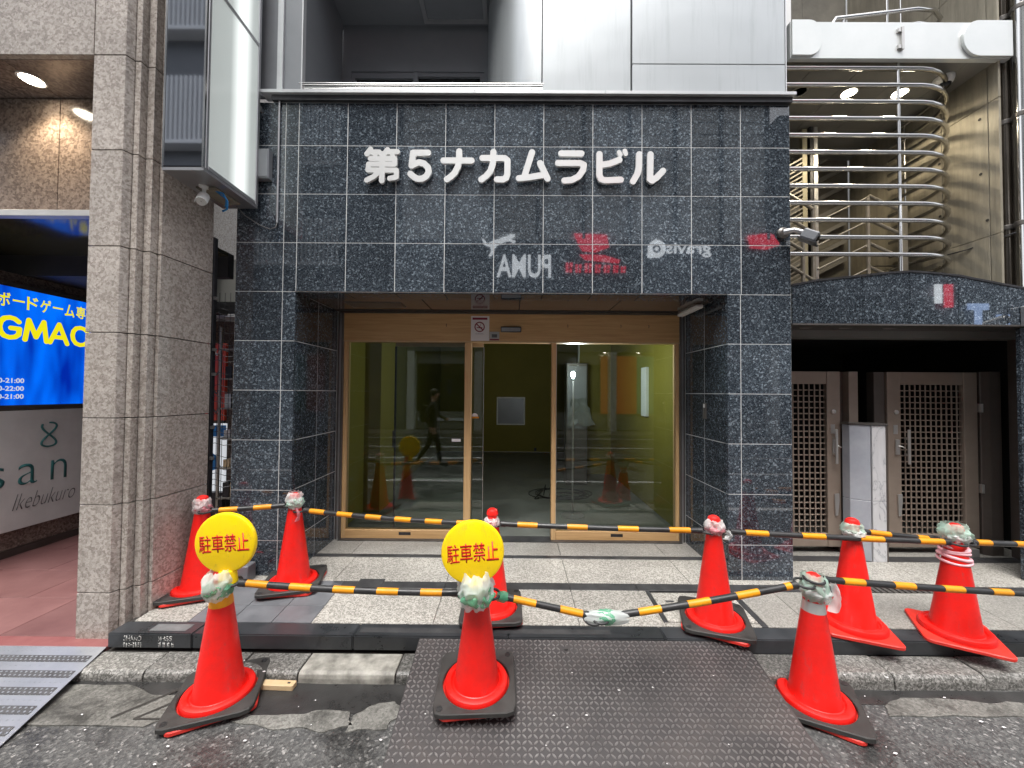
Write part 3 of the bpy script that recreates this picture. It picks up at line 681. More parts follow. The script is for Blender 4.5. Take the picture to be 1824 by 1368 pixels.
cb = MB().tube([(.36, 5.35, .04), (.30, 5.3, .05), (.42, 5.32, .16), (.46, 5.4, .22), (.44, 5.5, .05)], .006, 6)
o = cb.build('cable', M['bracket'], smooth='all'); o['label'] = 'short black cable loop near the open doorway on the shop floor'; o['category'] = 'cable'
dc = thing('door_sticker', 'small white and gold half-round sticker on the sliding glass at the doorway', 'sticker')
MB().prism([(-.408+.034*math.cos(a)+.012, 1.252+.034*math.sin(a)) for a in [math.pi*k/10 for k in range(11)]], DY+.0535, DY+.0545, 'y').build('sticker_top', M['paper'], dc)
box('sticker_base', (-.423, -.352, DY+.0535, DY+.0545, 1.232, 1.250), M['bar_yellow'], dc)
dl = thing('door_sticker', 'small white rectangular label low on the left shop glass', 'sticker')
box('sticker_sheet', (-.62, -.53, DY-.0015, DY-.0005, 1.00, 1.028), M['paper'], dl)

# ledge
for x0, x1 in ((-2.06, -.33), (-.327, .72), (.723, 2.25)):
    MB().box(x0, x1, FY-.055, FY+.05, 3.903, 3.930).build('ledge', M['ledge'], bd, bevel=.002)
box('ledge_underside', (-1.98, 2.235, FY-.03, FY+.05, 3.861, 3.9025), M['bracket'], bd)
# upper storey
UY = FY+.02; ZT = 8.5
box('cladding_panel', (-2.262, -1.962, UY, UY+.04, 3.931, ZT), M['panel_dark'], bd)
box('cladding_trim', (-1.960, -1.915, UY-.02, UY+.04, 3.931, ZT), M['ledge'], bd)
box('cladding_panel', (-1.913, -1.772, UY, UY+.04, 3.931, ZT), M['panel_dark'], bd)
box('cladding_trim', (-1.770, -1.760, UY-.006, UY+.04, 3.931, ZT), M['ledge'], bd)
mk = lambda p: p
MB().prism([(-1.80, UY+.042), (-1.762, UY+.042), (-1.79, 3.88), (-1.83, 3.88)], 3.931, 6.5).build('recess_side', M['panel_dark'], bd)
arc = [(.211-.496*math.sin(a), 3.9-.77*math.cos(a)) for a in [rad(90)*k/18 for k in range(19)]]
MB().prism(arc + [(.211, 3.9)], 3.931, ZT).build('curved_panel', M['silver_panel'], bd, smooth=True)
for (x0, x1, nm) in ((.2195, .944, 'silver'), (.958, 2.212, 'silver')):
    z_ = 3.931
    for z1 in ((4.215, ZT) if x0 > .9 else (ZT,)):
        MB().box(x0, x1, UY, UY+.04, z_, z1-.004).build('cladding_panel', M['silver_panel'], bd, bevel=.003); z_ = z1
box('panel_joint', (.20, 2.2, UY+.03, UY+.06, 3.931, ZT), M['bracket'], bd)
box('corner_trim', (2.214, 2.222, UY-.004, UY+.05, 3.931, ZT), M['ledge'], bd)
box('recess_back', (-1.79, -.285, 3.90, 3.96, 4.885, 5.30), M['panel_dark'], bd)
box('recess_back', (-1.83, -1.752, 3.901, 3.96, 3.80, 4.884), M['panel_dark'], bd)
box('recess_ceiling', (-1.82, .20, UY+.045, 3.95, 5.30, 5.36), M['panel_dark'], bd)
hf = box('ceiling_hatch', (-.90, -.33, 3.42, 3.82, 5.285, 5.299), M['panel_dark'], bd)
for b_ in ((-.94, -.90, 3.38, 3.86, 5.275, 5.299), (-.33, -.29, 3.38, 3.86, 5.275, 5.299), (-.90, -.33, 3.82, 3.86, 5.275, 5.299), (-.90, -.33, 3.38, 3.42, 5.275, 5.299)): box('hatch_frame', b_, M['aluminium'], hf)
box('recess_floor', (-1.82, .20, UY+.045, 3.95, 3.86, 3.90), M['panel_dark'], bd)
wi = box('window_glass', (-1.75, -.29, 3.93, 3.94, 3.90, 4.83), M['glass_dark'], bd)
for b_ in ((-1.751, -1.70, 3.885, 3.95, 3.90, 4.884), (-.33, -.286, 3.885, 3.95, 3.90, 4.884), (-1.70, -.33, 3.885, 3.95, 4.80, 4.884), (-1.06, -1.01, 3.895, 3.945, 3.90, 4.80), (-1.70, -1.06, 3.90, 3.928, 4.74, 4.799), (-1.01, -.33, 3.90, 3.928, 4.76, 4.799), (-1.70, -1.66, 3.90, 3.928, 3.90, 4.74), (-.37, -.33, 3.90, 3.928, 3.90, 4.76)):
    box('window_frame', b_, M['panel_dark'], wi)
# bulk of the building above and behind
box('roof_mass', (-2.24, 2.2, 3.97, 9.5, 3.862, ZT), M['panel_dark'], bd)
box('recess_lintel', (-1.75, .20, UY+.01, UY+.04, 5.37, ZT), M['silver_panel'], bd)
# balcony rail
rl = bpy.data.objects.new('balcony_rail', None); COL.objects.link(rl); rl.parent = bd
MB().tube([(-1.79, 3.12, 4.040), (.228, 3.12, 4.040)], .013, 12).build('handrail', M['stainless'], rl, smooth=True)
MB().tube([(-1.79, 3.12, 4.006), (.228, 3.12, 4.006)], .008, 10).build('lower_rail', M['stainless'], rl, smooth=True)
for x in (-1.694, -.773, .131): MB().tube([(x, 3.12, 3.93), (x, 3.12, 4.0)], .011, 10).build('rail_post', M['stainless'], rl, smooth=True)
# building name in steel letters
sgn = thing('building_name_sign', 'row of brushed steel characters reading the building name on the granite', 'sign lettering', (0, FY-.045, 0))
K1, K2 = 6.514, 6.08
def cv(pts, k, ox): return [(-1.215+((ox+px/k)-652)*.004569, 3.459-((250+py/k)-270)*.004629) for px, py in pts]
R0 = .0248
chars = {
 'dai': [([(150, 145), (110, 200)], .021), ([(130, 178), (250, 178)], .021), ([(185, 180), (205, 215)], .018), ([(345, 150), (305, 205)], .021), ([(335, 172), (458, 172)], .021), ([(395, 180), (405, 215)], .018),
         ([(150, 252), (430, 252), (430, 316), (132, 316), (125, 384), (450, 384), (450, 465), (375, 478)], .0205), ([(285, 200), (285, 505)], .0225), ([(255, 395), (190, 460), (112, 500)], .021)],
 'five': [([(812, 183), (640, 183), (625, 332), (660, 310), (710, 292), (765, 305), (812, 350), (822, 400), (795, 450), (745, 482), (690, 480), (650, 458), (612, 425)], R0)],
 'na': [([(990, 270), (1310, 270)], R0), ([(1168, 165), (1168, 270), (1155, 340), (1120, 410), (1075, 455), (1030, 485)], R0)],
 'ka': [([(1435, 240), (1690, 240), (1722, 265), (1722, 420), (1708, 465), (1675, 483), (1605, 483)], R0), ([(1560, 170), (1555, 300), (1530, 385), (1480, 445), (1425, 485)], R0)],
}
chars2 = {
 'mu': [([(288, 160), (210, 410)], R0), ([(150, 438), (270, 425), (410, 400)], R0), ([(375, 275), (455, 440)], R0)],
 'ra': [([(600, 170), (815, 170)], R0), ([(567, 272), (800, 272), (842, 290), (832, 350), (785, 415), (715, 452), (635, 460)], R0)],
 'bi': [([(1008, 175), (1008, 400), (1025, 440), (1060, 455), (1235, 447)], R0), ([(1030, 290), (1120, 275), (1220, 235)], R0), ([(1217, 155), (1230, 182)], .018), ([(1278, 140), (1288, 172)], .018)],
 'ru': [([(1432, 175), (1430, 300), (1415, 380), (1365, 465)], R0), ([(1552, 175), (1548, 440), (1570, 455), (1620, 420), (1685, 350)], R0)],
}
for cs, k, ox in ((chars, K1, 640), (chars2, K2, 900)):
    for nm, st in cs.items():
        S_ = [(cv(p, k, ox), rr) for p, rr in st]
        xs_ = [p[0] for s_ in S_ for p in s_[0]]; zs_ = [p[1] for s_ in S_ for p in s_[0]]
        x0, z0 = min(xs_)-.035, min(zs_)-.035
        me = stroke_mesh(S_, x0, z0, max(xs_)+.035-x0, max(zs_)+.035-z0, .022, .0055, M['letter'])
        me.set_sharp_from_angle(angle=rad(30))
        link('character', me, sgn)
for x in (-1.1, -.75, -.5, -.2, .1, .4, .7, 1.0): MB().tube([(x, .02, 3.34), (x, .046, 3.34)], .008, 8).build('standoff', M['bracket'], sgn)
# conduit beside the light box
cn = thing('cable_conduit', 'thin grey conduit with a loose cable on the granite beside the light box sign', 'conduit')
MB().tube([(-1.925, FY-.012, 3.86), (-1.925, FY-.012, 2.86)], .008, 8).build('conduit_pipe', M['aluminium'], cn, smooth=True)
MB().tube([(-1.925, FY-.012, 2.86), (-1.93, FY-.02, 2.82), (-1.97, FY-.03, 2.80), (-2.05, FY-.04, 2.83), (-2.16, FY-.05, 2.90), (-2.2, FY-.1, 2.96)], .004, 6).build('loose_cable', M['grey_cable'], cn, smooth='all')
jb = thing('junction_box', 'grey metal junction box behind the light box sign on the granite', 'box')
MB().box(-2.10, -1.975, FY-.06, FY-.002, 3.20, 3.44).build('box_body', M['panel_dark'], jb, bevel=.004)
box('box_lid', (-2.095, -1.98, FY-.066, FY-.0605, 3.21, 3.43), M['panel_dark'], jb, bevel=.002)

# ------------------------------------------------------------------ projecting light box
lb = thing('lightbox_sign', 'tall white projecting light box sign between the two buildings', 'sign')
LX0, LX1, LY0, LY1, LZ = -2.335, -2.058, 2.50, 3.035, 2.953
box('sign_bottom', (LX0, LX1, LY0, LY1, LZ, LZ+.02), M['aluminium'], lb)
MB().box(LX0+.01, LX1-.01, LY0+.012, LY1-.01, LZ+.021, 7.5).build('sign_core', M['bracket'], lb)
box('sign_front_panel', (LX0+.012, LX1-.014, LY0, LY0+.011, LZ+.03, 7.5), M['mirror_dark'], lb)
for x0, x1 in ((LX0, LX0+.011), (LX1-.013, LX1)): MB().box(x0, x1, LY0-.003, LY0+.011, LZ+.0205, 7.5).build('corner_trim', M['stainless'], lb)
for z0, z1 in ((LZ+.05, 4.245), (4.275, 5.7), (5.73, 7.4)):
    box('acrylic_face', (LX1-.009, LX1-.001, LY0+.035, LY1-.03, z0, z1), M['acrylic'], lb)
for b_ in ((LX1-.009, LX1+.004, LY0+.012, LY0+.034, LZ+.0205, 7.5), (LX1-.009, LX1+.004, LY1-.029, LY1, LZ+.0205, 7.5), (LX1-.009, LX1+.004, LY0+.035, LY1-.03, LZ+.0205, LZ+.049), (LX1-.009, LX1+.006, LY0+.035, LY1-.03, 4.246, 4.274), (LX1-.009, LX1+.006, LY0+.035, LY1-.03, 5.701, 5.729)):
    MB().box(*b_).build('face_frame', M['aluminium'], lb, bevel=.002)
for z in (3.93, 3.80, 5.4): MB().box(LX0+.05, LX1-.02, LY1+.001, FY+.02, z-.02, z+.02).build('mounting_bracket', M['aluminium'], lb)
MB().box(LX0+.06, LX0+.2, LY0+.2, LY0+.45, LZ-.012, LZ-.001).build('service_plate', M['concrete_wall'], lb)

def aim(v_, up='Z'): return Vector(v_).to_track_quat('Z', 'Y').to_euler()
def bullet_cam(label, base, tip_dir, body_pt, mbase, mdark, r_=.028, ln2=.15, cat='security camera', name='security_camera'):
    t_ = thing(name, label, cat, base)
    q = Vector(body_pt)-Vector(base)
    MB().lathe([(.032, 0), (.032, -.008), (.02, -.014)], 16).build('mount_plate', mbase, t_, smooth=True)
    MB().tube([(0, 0, -.01), (0, 0, -.04), tuple(q)], [.014, .012, .012], 10).build('mount_arm', mbase, t_, smooth=True)
    b_ = link('camera_body', MB().lathe([(.012, -ln2*.5), (r_*.9, -ln2*.48), (r_, -ln2*.4), (r_, ln2*.5), (r_*.86, ln2*.51), (r_*.82, ln2*.49)], 20).mesh('camera_body', mbase, smooth=True), t_, loc=q, rot=aim(tip_dir))
    MB().lathe([(r_*.80, ln2*.485), (.004, ln2*.49)], 20).build('lens', mdark, b_, smooth=True)
    vis = MB(); n_ = 14
    for k in range(n_):
        a0, a1 = rad(-10+200*k/n_), rad(-10+200*(k+1)/n_); rr0, rr1 = r_*1.14, r_*1.22
        vis.add([(rr*math.cos(a), rr*math.sin(a), z) for z in (-ln2*.4, ln2*.66) for rr, a in ((rr0, a0), (rr1, a0), (rr1, a1), (rr0, a1))], [(3, 2, 1, 0), (4, 5, 6, 7), (0, 1, 5, 4), (2, 3, 7, 6), (1, 2, 6, 5), (3, 0, 4, 7)])
    vis.build('sun_visor', mbase, b_, smooth=True)
    return t_
c1 = bullet_cam('white bullet security camera under the light box sign', (-2.215, 2.70, LZ-.001), (.38, -.62, -.55), (-2.19, 2.66, LZ-.11), M['white_plastic'], M['lens_black'])
MB().tube([(.03, .04, 0), (.09, .06, -.02), (.115, .07, -.07), (.10, .09, -.12), (.06, .10, -.13)], .007, 8).build('blue_cable', M['blue_cable'], c1, smooth='all')
MB().tube([(.05, .05, -.01), (.10, .08, -.05), (.08, .10, -.10)], .005, 8).build('blue_cable', M['blue_cable'], c1, smooth='all')
c2 = thing('floodlight_camera', 'dark grey visored camera arm at the right edge of the granite facade', 'security camera', (2.16, FY-.002, 2.80))
MB().lathe([(.045, 0), (.045, .02), (.03, .035)], 18, mat=Matrix.Rotation(rad(90), 3, 'X')).build('mount_plate', M['steel_dark'], c2, smooth=True)
MB().tube([(0, -.03, .0), (.04, -.08, -.005), (.085, -.10, -.03)], [.026, .02, .022], 12).build('mount_arm', M['aluminium'], c2, smooth=True)
b_ = link('camera_head', MB().box(-.05, .05, -.035, .035, -.05, .06).mesh('camera_head', M['panel_dark'], bevel=.008, smooth=True), c2, loc=(.13, -.12, -.065), rot=aim((.55, -.5, -.5)))
MB().box(-.06, .06, -.045, -.038, -.06, .08).build('hood', M['bracket'], b_)
MB().lathe([(.024, .061), (.02, .066)], 14).build('lens', M['lens_black'], b_)
c3 = bullet_cam('grey security camera on a bracket at the far right end of the arched granite band', (4.12, FY-.06, 2.20), (-.1, -.9, -.25), (4.10, FY-.16, 2.13), M['lock'], M['lens_black'], .036, .12)
MB().box(-.06, .10, .0, .058, -.14, .02).build('wall_bracket', M['aluminium'], c3, bevel=.004)

# ------------------------------------------------------------------ left building
lbld = thing('stone_building', 'building on the left faced in mottled pinkish granite slabs with an open passage', 'building')
zj = [-.095, .199, .757, 1.315, 1.87, 2.435, 3.07, 3.705, 4.36, 5.0, 5.7, 6.4, 7.1, 7.8]
PG = [[(-2.78, 2.475), (-2.571, 2.475), (-2.555, 2.519), (-2.555, 2.60), (-2.78, 2.60)],
      [(-2.551, 2.522), (-2.515, 2.524), (-2.519, 2.568), (-2.519, 2.60), (-2.551, 2.60)],
      [(-2.514, 2.573), (-2.467, 2.573), (-2.467, 2.62), (-2.467, 2.66), (-2.514, 2.66)],
      [(-2.463, 2.625), (-2.440, 2.625), (-2.424, 3.06), (-2.463, 3.06)]]
for a, b_ in zip(zj, zj[1:]):
    for pg in PG: MB().prism(pg, a+.003, b_-.003).build('stone_slab', M['pink_granite'], lbld, bevel=.002)
MB().prism([(-2.77, 2.50), (-2.58, 2.50), (-2.56, 2.59), (-2.50, 2.63), (-2.47, 2.66), (-2.45, 3.05), (-2.77, 3.05)], -.1, 7.8).build('pillar_core', M['dark_joint'], lbld)
for i in range(6):
    x1 = -2.783-1.3*i; x0 = x1-1.297
    for a, b_ in ((3.706, 4.36), (4.364, 5.0), (5.004, 5.7), (5.704, 7.8)): piece('lintel_slab', (x0, x1-.003, 2.475, 2.515, a, b_-.002), M['pink_granite'], lbld, .002)
xj = [-2.783, -3.448, -4.3, -5.1, -5.9, -6.8, -7.6, -8.4]
for a, b_ in zip(xj, xj[1:]):
    piece('wall_slab', (b_+.003, a-.003, 2.852, 2.89, 2.849, 3.700), M['brown_granite'], lbld, .002)
    piece('soffit_slab', (b_+.003, a-.003, 2.517, 2.90, 3.706, 3.74), M['brown_granite'], lbld, .002)
box('upper_core', (-8.4, -2.79, 2.892, 3.3, 2.86, 3.70), M['dark_joint'], lbld)
box('upper_core', (-8.4, -2.79, 2.53, 3.35, 3.745, 7.8), M['dark_joint'], lbld); box('upper_core', (-8.4, -4.8, 3.351, 8, 3.745, 7.8), M['pink_granite'], lbld)
MB().box(-8.4, -2.785, 2.842, 2.90, 2.80, 2.846).build('opening_trim', M['ledge'], lbld, bevel=.002)
M['olive_gloss'] = dirty('glossy_dark_ceiling', (.05, .045, .02), (.075, .07, .03), 1, .1, bd=0, spec=.8)
box('passage_ceiling', (-8.4, -2.785, 2.902, 3.70, 2.801, 2.84), M['olive_gloss'], lbld)
box('passage_bulkhead', (-8.4, -2.785, 3.702, 3.78, 2.60, 2.84), M['dark_wall'], lbld)
box('passage_inner_ceiling', (-8.4, -4.2, 3.782, 9, 2.60, 2.66), M['dark_wall'], lbld)
box('passage_back_wall', (-8.4, -3.4, 6.0, 6.2, -.09, 2.60), M['brown_granite'], lbld)
WX = -4.76
for k in range(4):
    y0 = 2.92+.8*k; piece('passage_wall_slab', (WX-.04, WX, y0+.002, y0+.798, -.02, 1.35), M['brown_granite'], lbld); piece('passage_wall_slab', (WX-.04, WX, y0+.002, y0+.798, 1.354, 2.598), M['brown_granite'], lbld)
box('passage_skirting', (WX-.01, WX+.012, 2.92, 6.0, -.088, -.022), M['bronze_dark'], lbld)
box('passage_wall_core', (-8.0, WX-.045, 2.92, 6.0, -.09, 2.6), M['dark_joint'], lbld)
for i, (x, y, on) in enumerate([(-3.452, 2.681, 1), (-4.75, 2.681, 1), (-6.0, 2.681, 1)]):
    dn = link('downlight', MB().lathe([(.075, 0), (.075, -.004), (.064, -.006), (.06, .0)], 28).mesh('downlight', M['white_plastic'], smooth=True), lbld, loc=(x, y, 3.7055))
    MB().lathe([(.0595, -.003), (.001, -.003)], 28).build('lamp_disc', M['lamp_warm'], dn)
    s_ = bpy.data.lights.new('downlight_beam', 'SPOT'); s_.energy = 24; s_.color = (1, .82, .58); s_.spot_size = rad(120); s_.spot_blend = .7; s_.shadow_soft_size = .05
    q = bpy.data.objects.new('downlight_beam', s_); COL.objects.link(q); q.parent = dn; q.location = (0, 0, -.02)
# lit blue shop sign on the passage wall
bs = thing('blue_shop_sign', 'backlit blue shop sign with yellow lettering on the passage wall at left', 'sign')
SXX = -4.714
MB().box(SXX-.045, SXX-.002, 2.98, 4.60, 1.30, 2.50).build('sign_case', M['steel_dark'], bs, bevel=.004)
box('sign_face', (SXX-.0015, SXX, 3.02, 4.56, 1.345, 2.455), M['blue_lit'], bs)
for i, ch in enumerate('ボードゲーム専門店'):
    hh = .018 if ch == 'ー' else .13; z0 = 2.285+.06 if ch == 'ー' else 2.285
    text('yellow_character', ch, (SXX+.0005, 3.475+.105*i, z0-.02), .088, hh, 'left_wall', M['yellow_lit'], bs, offset=.018, extrude=.001)
GL = {'G': [[(.150, .160), (.120, .185), (.085, .192), (.045, .180), (.020, .145), (.012, .100), (.020, .055), (.045, .018), (.085, .005), (.125, .014), (.152, .040), (.156, .095), (.095, .095)]],
      'M': [[(.010, .0), (.035, .195), (.095, .035), (.155, .195), (.180, .0)]], 'A': [[(.005, .0), (.080, .195), (.155, .0)], [(.040, .060), (.125, .060)]],
      'C': [[(.150, .160), (.120, .185), (.085, .192), (.045, .180), (.020, .145), (.012, .100), (.020, .055), (.045, .018), (.085, .005), (.125, .014), (.152, .040)]]}
y0 = 3.48
for ch in 'GMAC':
    me = stroke_mesh([(p, .021) for p in GL[ch]], -.03, -.03, .25, .26, .001, .006, M['yellow_lit'])
    link('yellow_letter', me, bs, loc=(SXX+.0012, y0, 1.975), rot=(0, 0, rad(90))); y0 += .19 if ch != 'M' else .205
for i, s_ in enumerate(('11:00-21:00', '10:00-22:00', '10:00-21:00')):
    text('opening_hours', s_, (SXX+.0005, 3.40, 1.555-i*.075), .285, .045, 'left_wall', M['white_lit'], bs, offset=.02, extrude=.001)
ws = thing('white_wall_sign', 'white wall sign with teal lettering below the blue sign', 'sign')
MB().box(SXX-.045, SXX-.002, 2.98, 4.60, .16, 1.292).build('sign_board', M['white_paint'], ws, bevel=.003)
M['teal'] = P('teal_print', (.03, .16, .16), .5)
for ch, ya, wd in (('s', 3.44, .13), ('a', 3.665, .15), ('n', 3.925, .14)):
    text('teal_letter', ch, (SXX, ya, .575), wd, .20, 'left_wall', M['teal'], ws, offset=-.012, extrude=.001)
o8 = MB(); pts = [(SXX+.001, 3.90+.062*math.sin(a)*(1.0), 1.04+.125*math.sin(a/2+.0)*0+.12*math.cos(a/2)) for a in [4*math.pi*k/60 for k in range(56)]]
o8.tube(pts, .0085, 6); o8.build('teal_emblem', M['teal'], ws, smooth='all')
text('script_lettering', 'Ikebukuro', (SXX, 3.63, .345), .52, .15, 'left_wall', M['print_grey'], ws, shear=.45, offset=-.02, extrude=.001)

# ------------------------------------------------------------------ alley between the buildings
fn = thing('wire_fence', 'black welded wire fence closing the narrow alley between the two buildings', 'fence')
MB().box(-2.47, -2.445, 3.10, 3.14, -.05, 2.75).build('fence_post', M['bracket'], fn, bevel=.003)
wires = MB()
for k in range(6): wires.tube([(-2.46+.045*k*1.0, 3.13, .0), (-2.46+.045*k, 3.13, 2.3)], .0022, 5)
wires.build('vertical_wire', M['bracket'], fn, kind='stuff')
zz = .06; k = 0
while zz < 2.3:
    hh = .02 if k % 5 in (0, 1) else 0
    MB().tube([(-2.46, 3.125, zz), (-2.40, 3.118-hh, zz+.012), (-2.33, 3.118-hh, zz-.008), (-2.265, 3.125, zz)], .0026, 5).build('horizontal_wire', M['bracket'], fn)
    zz += .045 if k % 5 in (0, 1, 2) else .10; k += 1
for z in (.25, .55, .95, 1.20, 1.63, 1.83, 2.25): box('wire_clamp', (-2.445, -2.425, 3.10, 3.125, z-.012, z+.012), M['lock'], fn)
struct('alley_floor', MB().box(-3.0, -2.24, 3.07, 3.6, -.2, 0).box(-3.9, -2.24, 3.6, 9, -.2, 0), M['concrete'])
aw = thing('alley_wall', 'grey rear wall with a pale canopy at the end of the alley', 'wall')
MB().box(-5.4, -2.3, 6.3, 6.4, 0, 3.4).build('wall_face', M['shop_wall'], aw)
MB().box(-5.4, -2.3, 5.6, 6.28, 2.58, 2.62).build('canopy', M['white_paint'], aw)
MB().box(-5.4, -2.3, 5.6, 5.7, 2.63, 2.8).build('canopy_beam', M['bracket'], aw)
M['banner_glow'] = emis('white_banner_added_glow', (.9, .95, 1), .22, (.5, .5, .5))  # faint glow added to the white cloth to lift it in the dim alley
rb = thing('red_notice_board', 'tall red board with black and white print in the alley behind the fence', 'board', (-3.50, 4.5, 0))
MB().box(-.13, .13, -.02, .02, 1.15, 2.05).build('board_panel', P('red_board', (.62, .07, .03), .5), rb, bevel=.004)
for i, z in enumerate((1.95, 1.72, 1.5, 1.28)):
    MB().tube([(-.08, -.023, z), (-.02, -.023, z+.04), (.03, -.023, z-.04), (.08, -.023, z+.03)], .010, 6).build('board_marking', M['print_grey'] if i else M['paper'], rb)
for x in (-.11, .11): box('board_leg', (x-.012, x+.012, -.012, .012, 0, 1.15), M['bracket'], rb)
wb = thing('banner_stand', 'white banner with blue shapes standing in the alley behind the fence', 'banner', (-3.42, 4.42, 0))
MB().box(-.13, .13, -.012, .012, .35, 1.12).build('banner_cloth', M['banner_glow'], wb)
box('banner_blue_block', (-.13, .13, -.0135, -.0125, .97, 1.10), M['blue_cable'], wb)
MB().prism([(-.10, .55), (.03, .75), (-.05, .80), (.08, .62)], -.0135, -.0125, 'y').build('banner_blue_shape', M['blue_cable'], wb)
box('banner_foot', (-.15, .15, -.08, .08, 0, .35), M['bracket'], wb)
rk = thing('storage_rack', 'cluttered metal rack with cartons in the alley behind the fence', 'rack', (-3.12, 4.35, 0))
for x in (-.14, .14): box('rack_post', (x-.012, x+.012, -.1, -.08, 0, 2.2), M['stainless_warm'], rk)
for i in range(6): box('rack_shelf', (-.15, .15, -.10, .12, .3+.33*i, .315+.33*i), M['stainless_warm'], rk)
for i in range(5):
    for q in range(3):
        x = -.10+.085*q; h_ = RND.uniform(.08, .24); box('carton', (x, x+.07, -.07, .08, .317+.33*i, .317+.33*i+h_), [M['bracket'], M['wood_pale'], M['white_paint'], M['lock']][(i+q) % 4], rk)

# ------------------------------------------------------------------ right neighbour
rb2 = thing('stair_building', 'building on the right with an arched granite band, open stair and stainless rail cage', 'building')
def topz(x):
    P_ = [(2.24, 2.388), (2.414, 2.425), (2.804, 2.469), (3.0, 2.492), (3.184, 2.506), (3.38, 2.494), (3.575, 2.474), (3.966, 2.40), (4.36, 2.33), (4.8, 2.25)]
    for (a, za), (b_, zb) in zip(P_, P_[1:]):
        if a <= x <= b_: return za+(zb-za)*(x-a)/(b_-a)
    return 2.25
bx = [2.244, 2.414, 2.804, 3.184, 3.575, 3.966, 4.36, 4.78]
for a, b_ in zip(bx, bx[1:]):
    n_ = 5; xs_ = [a+.003+(b_-a-.006)*k/n_ for k in range(n_+1)]
    MB().prism([(x, 2.076) for x in xs_] + [(x, topz(x)-.012) for x in reversed(xs_)], FY+.002, FY+.024, 'y').build('granite_tile', M['blue_granite'], rb2)
xs_ = [2.246+.19*k for k in range(14)]; xs_ = [x for x in xs_ if x < 4.78]
MB().prism([(x, 2.08) for x in xs_] + [(x, topz(x)-.016) for x in reversed(xs_)], FY+.0245, FY+.12, 'y').build('band_core', M['grout'], rb2)
MB().prism([(x, topz(x)-.011) for x in xs_] + [(x, topz(x)+.004) for x in reversed(xs_)], FY-.004, FY+.13, 'y').build('band_coping', M['bracket'], rb2)
box('band_bottom_trim', (2.244, 4.78, FY-.002, FY+.12, 2.062, 2.0755), M['steel_dark'], rb2)
box('lobby_soffit', (2.244, 4.78, FY+.122, 3.75, 2.085, 2.12), M['steel_dark'], rb2)
box('lobby_beam', (2.244, 4.6, 3.46, 3.60, 2.02, 2.084), M['soffit_grey'], rb2)
for x in (2.52, 2.86, 3.24):
    MB().lathe([(.055, 2.0845), (.055, 2.078), (.045, 2.076), (.001, 2.08)], 20, (x, 3.30, 0)).build('recessed_lamp', M['lock'], rb2, smooth=True)
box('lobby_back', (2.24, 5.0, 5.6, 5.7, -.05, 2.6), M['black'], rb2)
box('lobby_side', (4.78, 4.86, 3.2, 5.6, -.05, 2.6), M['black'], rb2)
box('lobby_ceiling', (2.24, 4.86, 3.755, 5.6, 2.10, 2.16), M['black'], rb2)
box('lobby_floor', (2.24, 4.86, 4.1, 5.6, -.02, .03), M['paving_worn'], rb2)
# gates
def gate(label, xa, xb, hinge, lockx, hx, latx):
    t_ = thing('lattice_gate', label, 'gate', (0, 3.62, 0), group='lattice gates')
    for b_ in ((xa, xa+.125, 0, .045, .09, 1.722), (xb-.125, xb, 0, .045, .09, 1.722)): MB().box(*b_).build('stile', M['bronze'], t_, bevel=.003)
    MB().box(xa+.127, xb-.127, .002, .043, 1.603, 1.722).build('top_rail', M['bronze'], t_, bevel=.003)
    MB().box(xa+.127, xb-.127, .002, .043, .09, .212).build('bottom_rail', M['bronze'], t_, bevel=.003)
    w_ = xb-xa-.254; nx_ = max(4, round(w_/.050)); nz_ = 25
    for k in range(1, nx_): x = xa+.127+w_*k/nx_; piece('lattice_bar', (x-.0055, x+.0055, .012, .020, .213, 1.602), M['bronze'], t_, .001)
    for k in range(1, nz_): z = .213+1.389*k/nz_; piece('lattice_crossbar', (xa+.128, xb-.128, .0205, .030, z-.0055, z+.0055), M['bronze'], t_, .001)
    h_ = MB().box(hx-.011, hx+.011, -.05, -.034, .865, 1.185).build('pull_handle', M['lock'], t_, bevel=.004)
    for z in (.95, 1.10): box('handle_post', (hx-.006, hx+.006, -.034, -.001, z-.01, z+.01), M['lock'], h_)
    MB().box(lockx-.018, lockx+.018, -.016, -.001, .95, 1.09).build('lock_case', M['lock'], t_, bevel=.003)
    MB().tube([(lockx, -.018, 1.03), (lockx+.02, -.03, 1.03), (lockx+.045, -.03, 1.015)], .006, 8).build('lock_lever', M['lock'], t_, smooth=True)
    MB().lathe([(.020, 0), (.020, .012), (.012, .016)], 18, (lockx-.005, -.001, 1.345), Matrix.Rotation(rad(90), 3, 'X')).build('deadbolt', M['lock'], t_, smooth=True)
    box('notice_label', (lockx-.028, lockx+.012, -.0022, -.0008, 1.14, 1.225), M['lock'], t_)
    MB().prism([(latx-.02, .58), (latx+.02, .585), (latx+.022, .52), (latx+.008, .385), (latx-.014, .38), (latx-.016, .45)], -.014, -.003, 'y').build('hanging_strap', M['lock'], t_)
gate('left bronze lattice gate half hidden by the blue granite wall', 2.30, 3.065, 0, 3.00, 3.012-.02, 3.015)
gate('right bronze lattice gate beside the white marble pier', 3.505, 4.345, 0, 3.585, 3.660, 3.60)
for x0, x1, y0, y1, mt in ((3.075, 3.125, 3.66, 3.74, 'bronze_dark'), (3.13, 3.215, 3.60, 3.68, 'bronze'), (3.40, 3.50, 3.64, 3.72, 'bronze_dark')):
    MB().box(x0, x1, y0, y1, .03, 1.722).build('gate_post', M[mt], rb2, bevel=.003)
MB().box(4.35, 4.375, 3.60, 3.64, .60, .68).build('hinge', M['lock'], rb2); MB().box(4.35, 4.375, 3.60, 3.64, 1.35, 1.43).build('hinge', M['lock'], rb2)
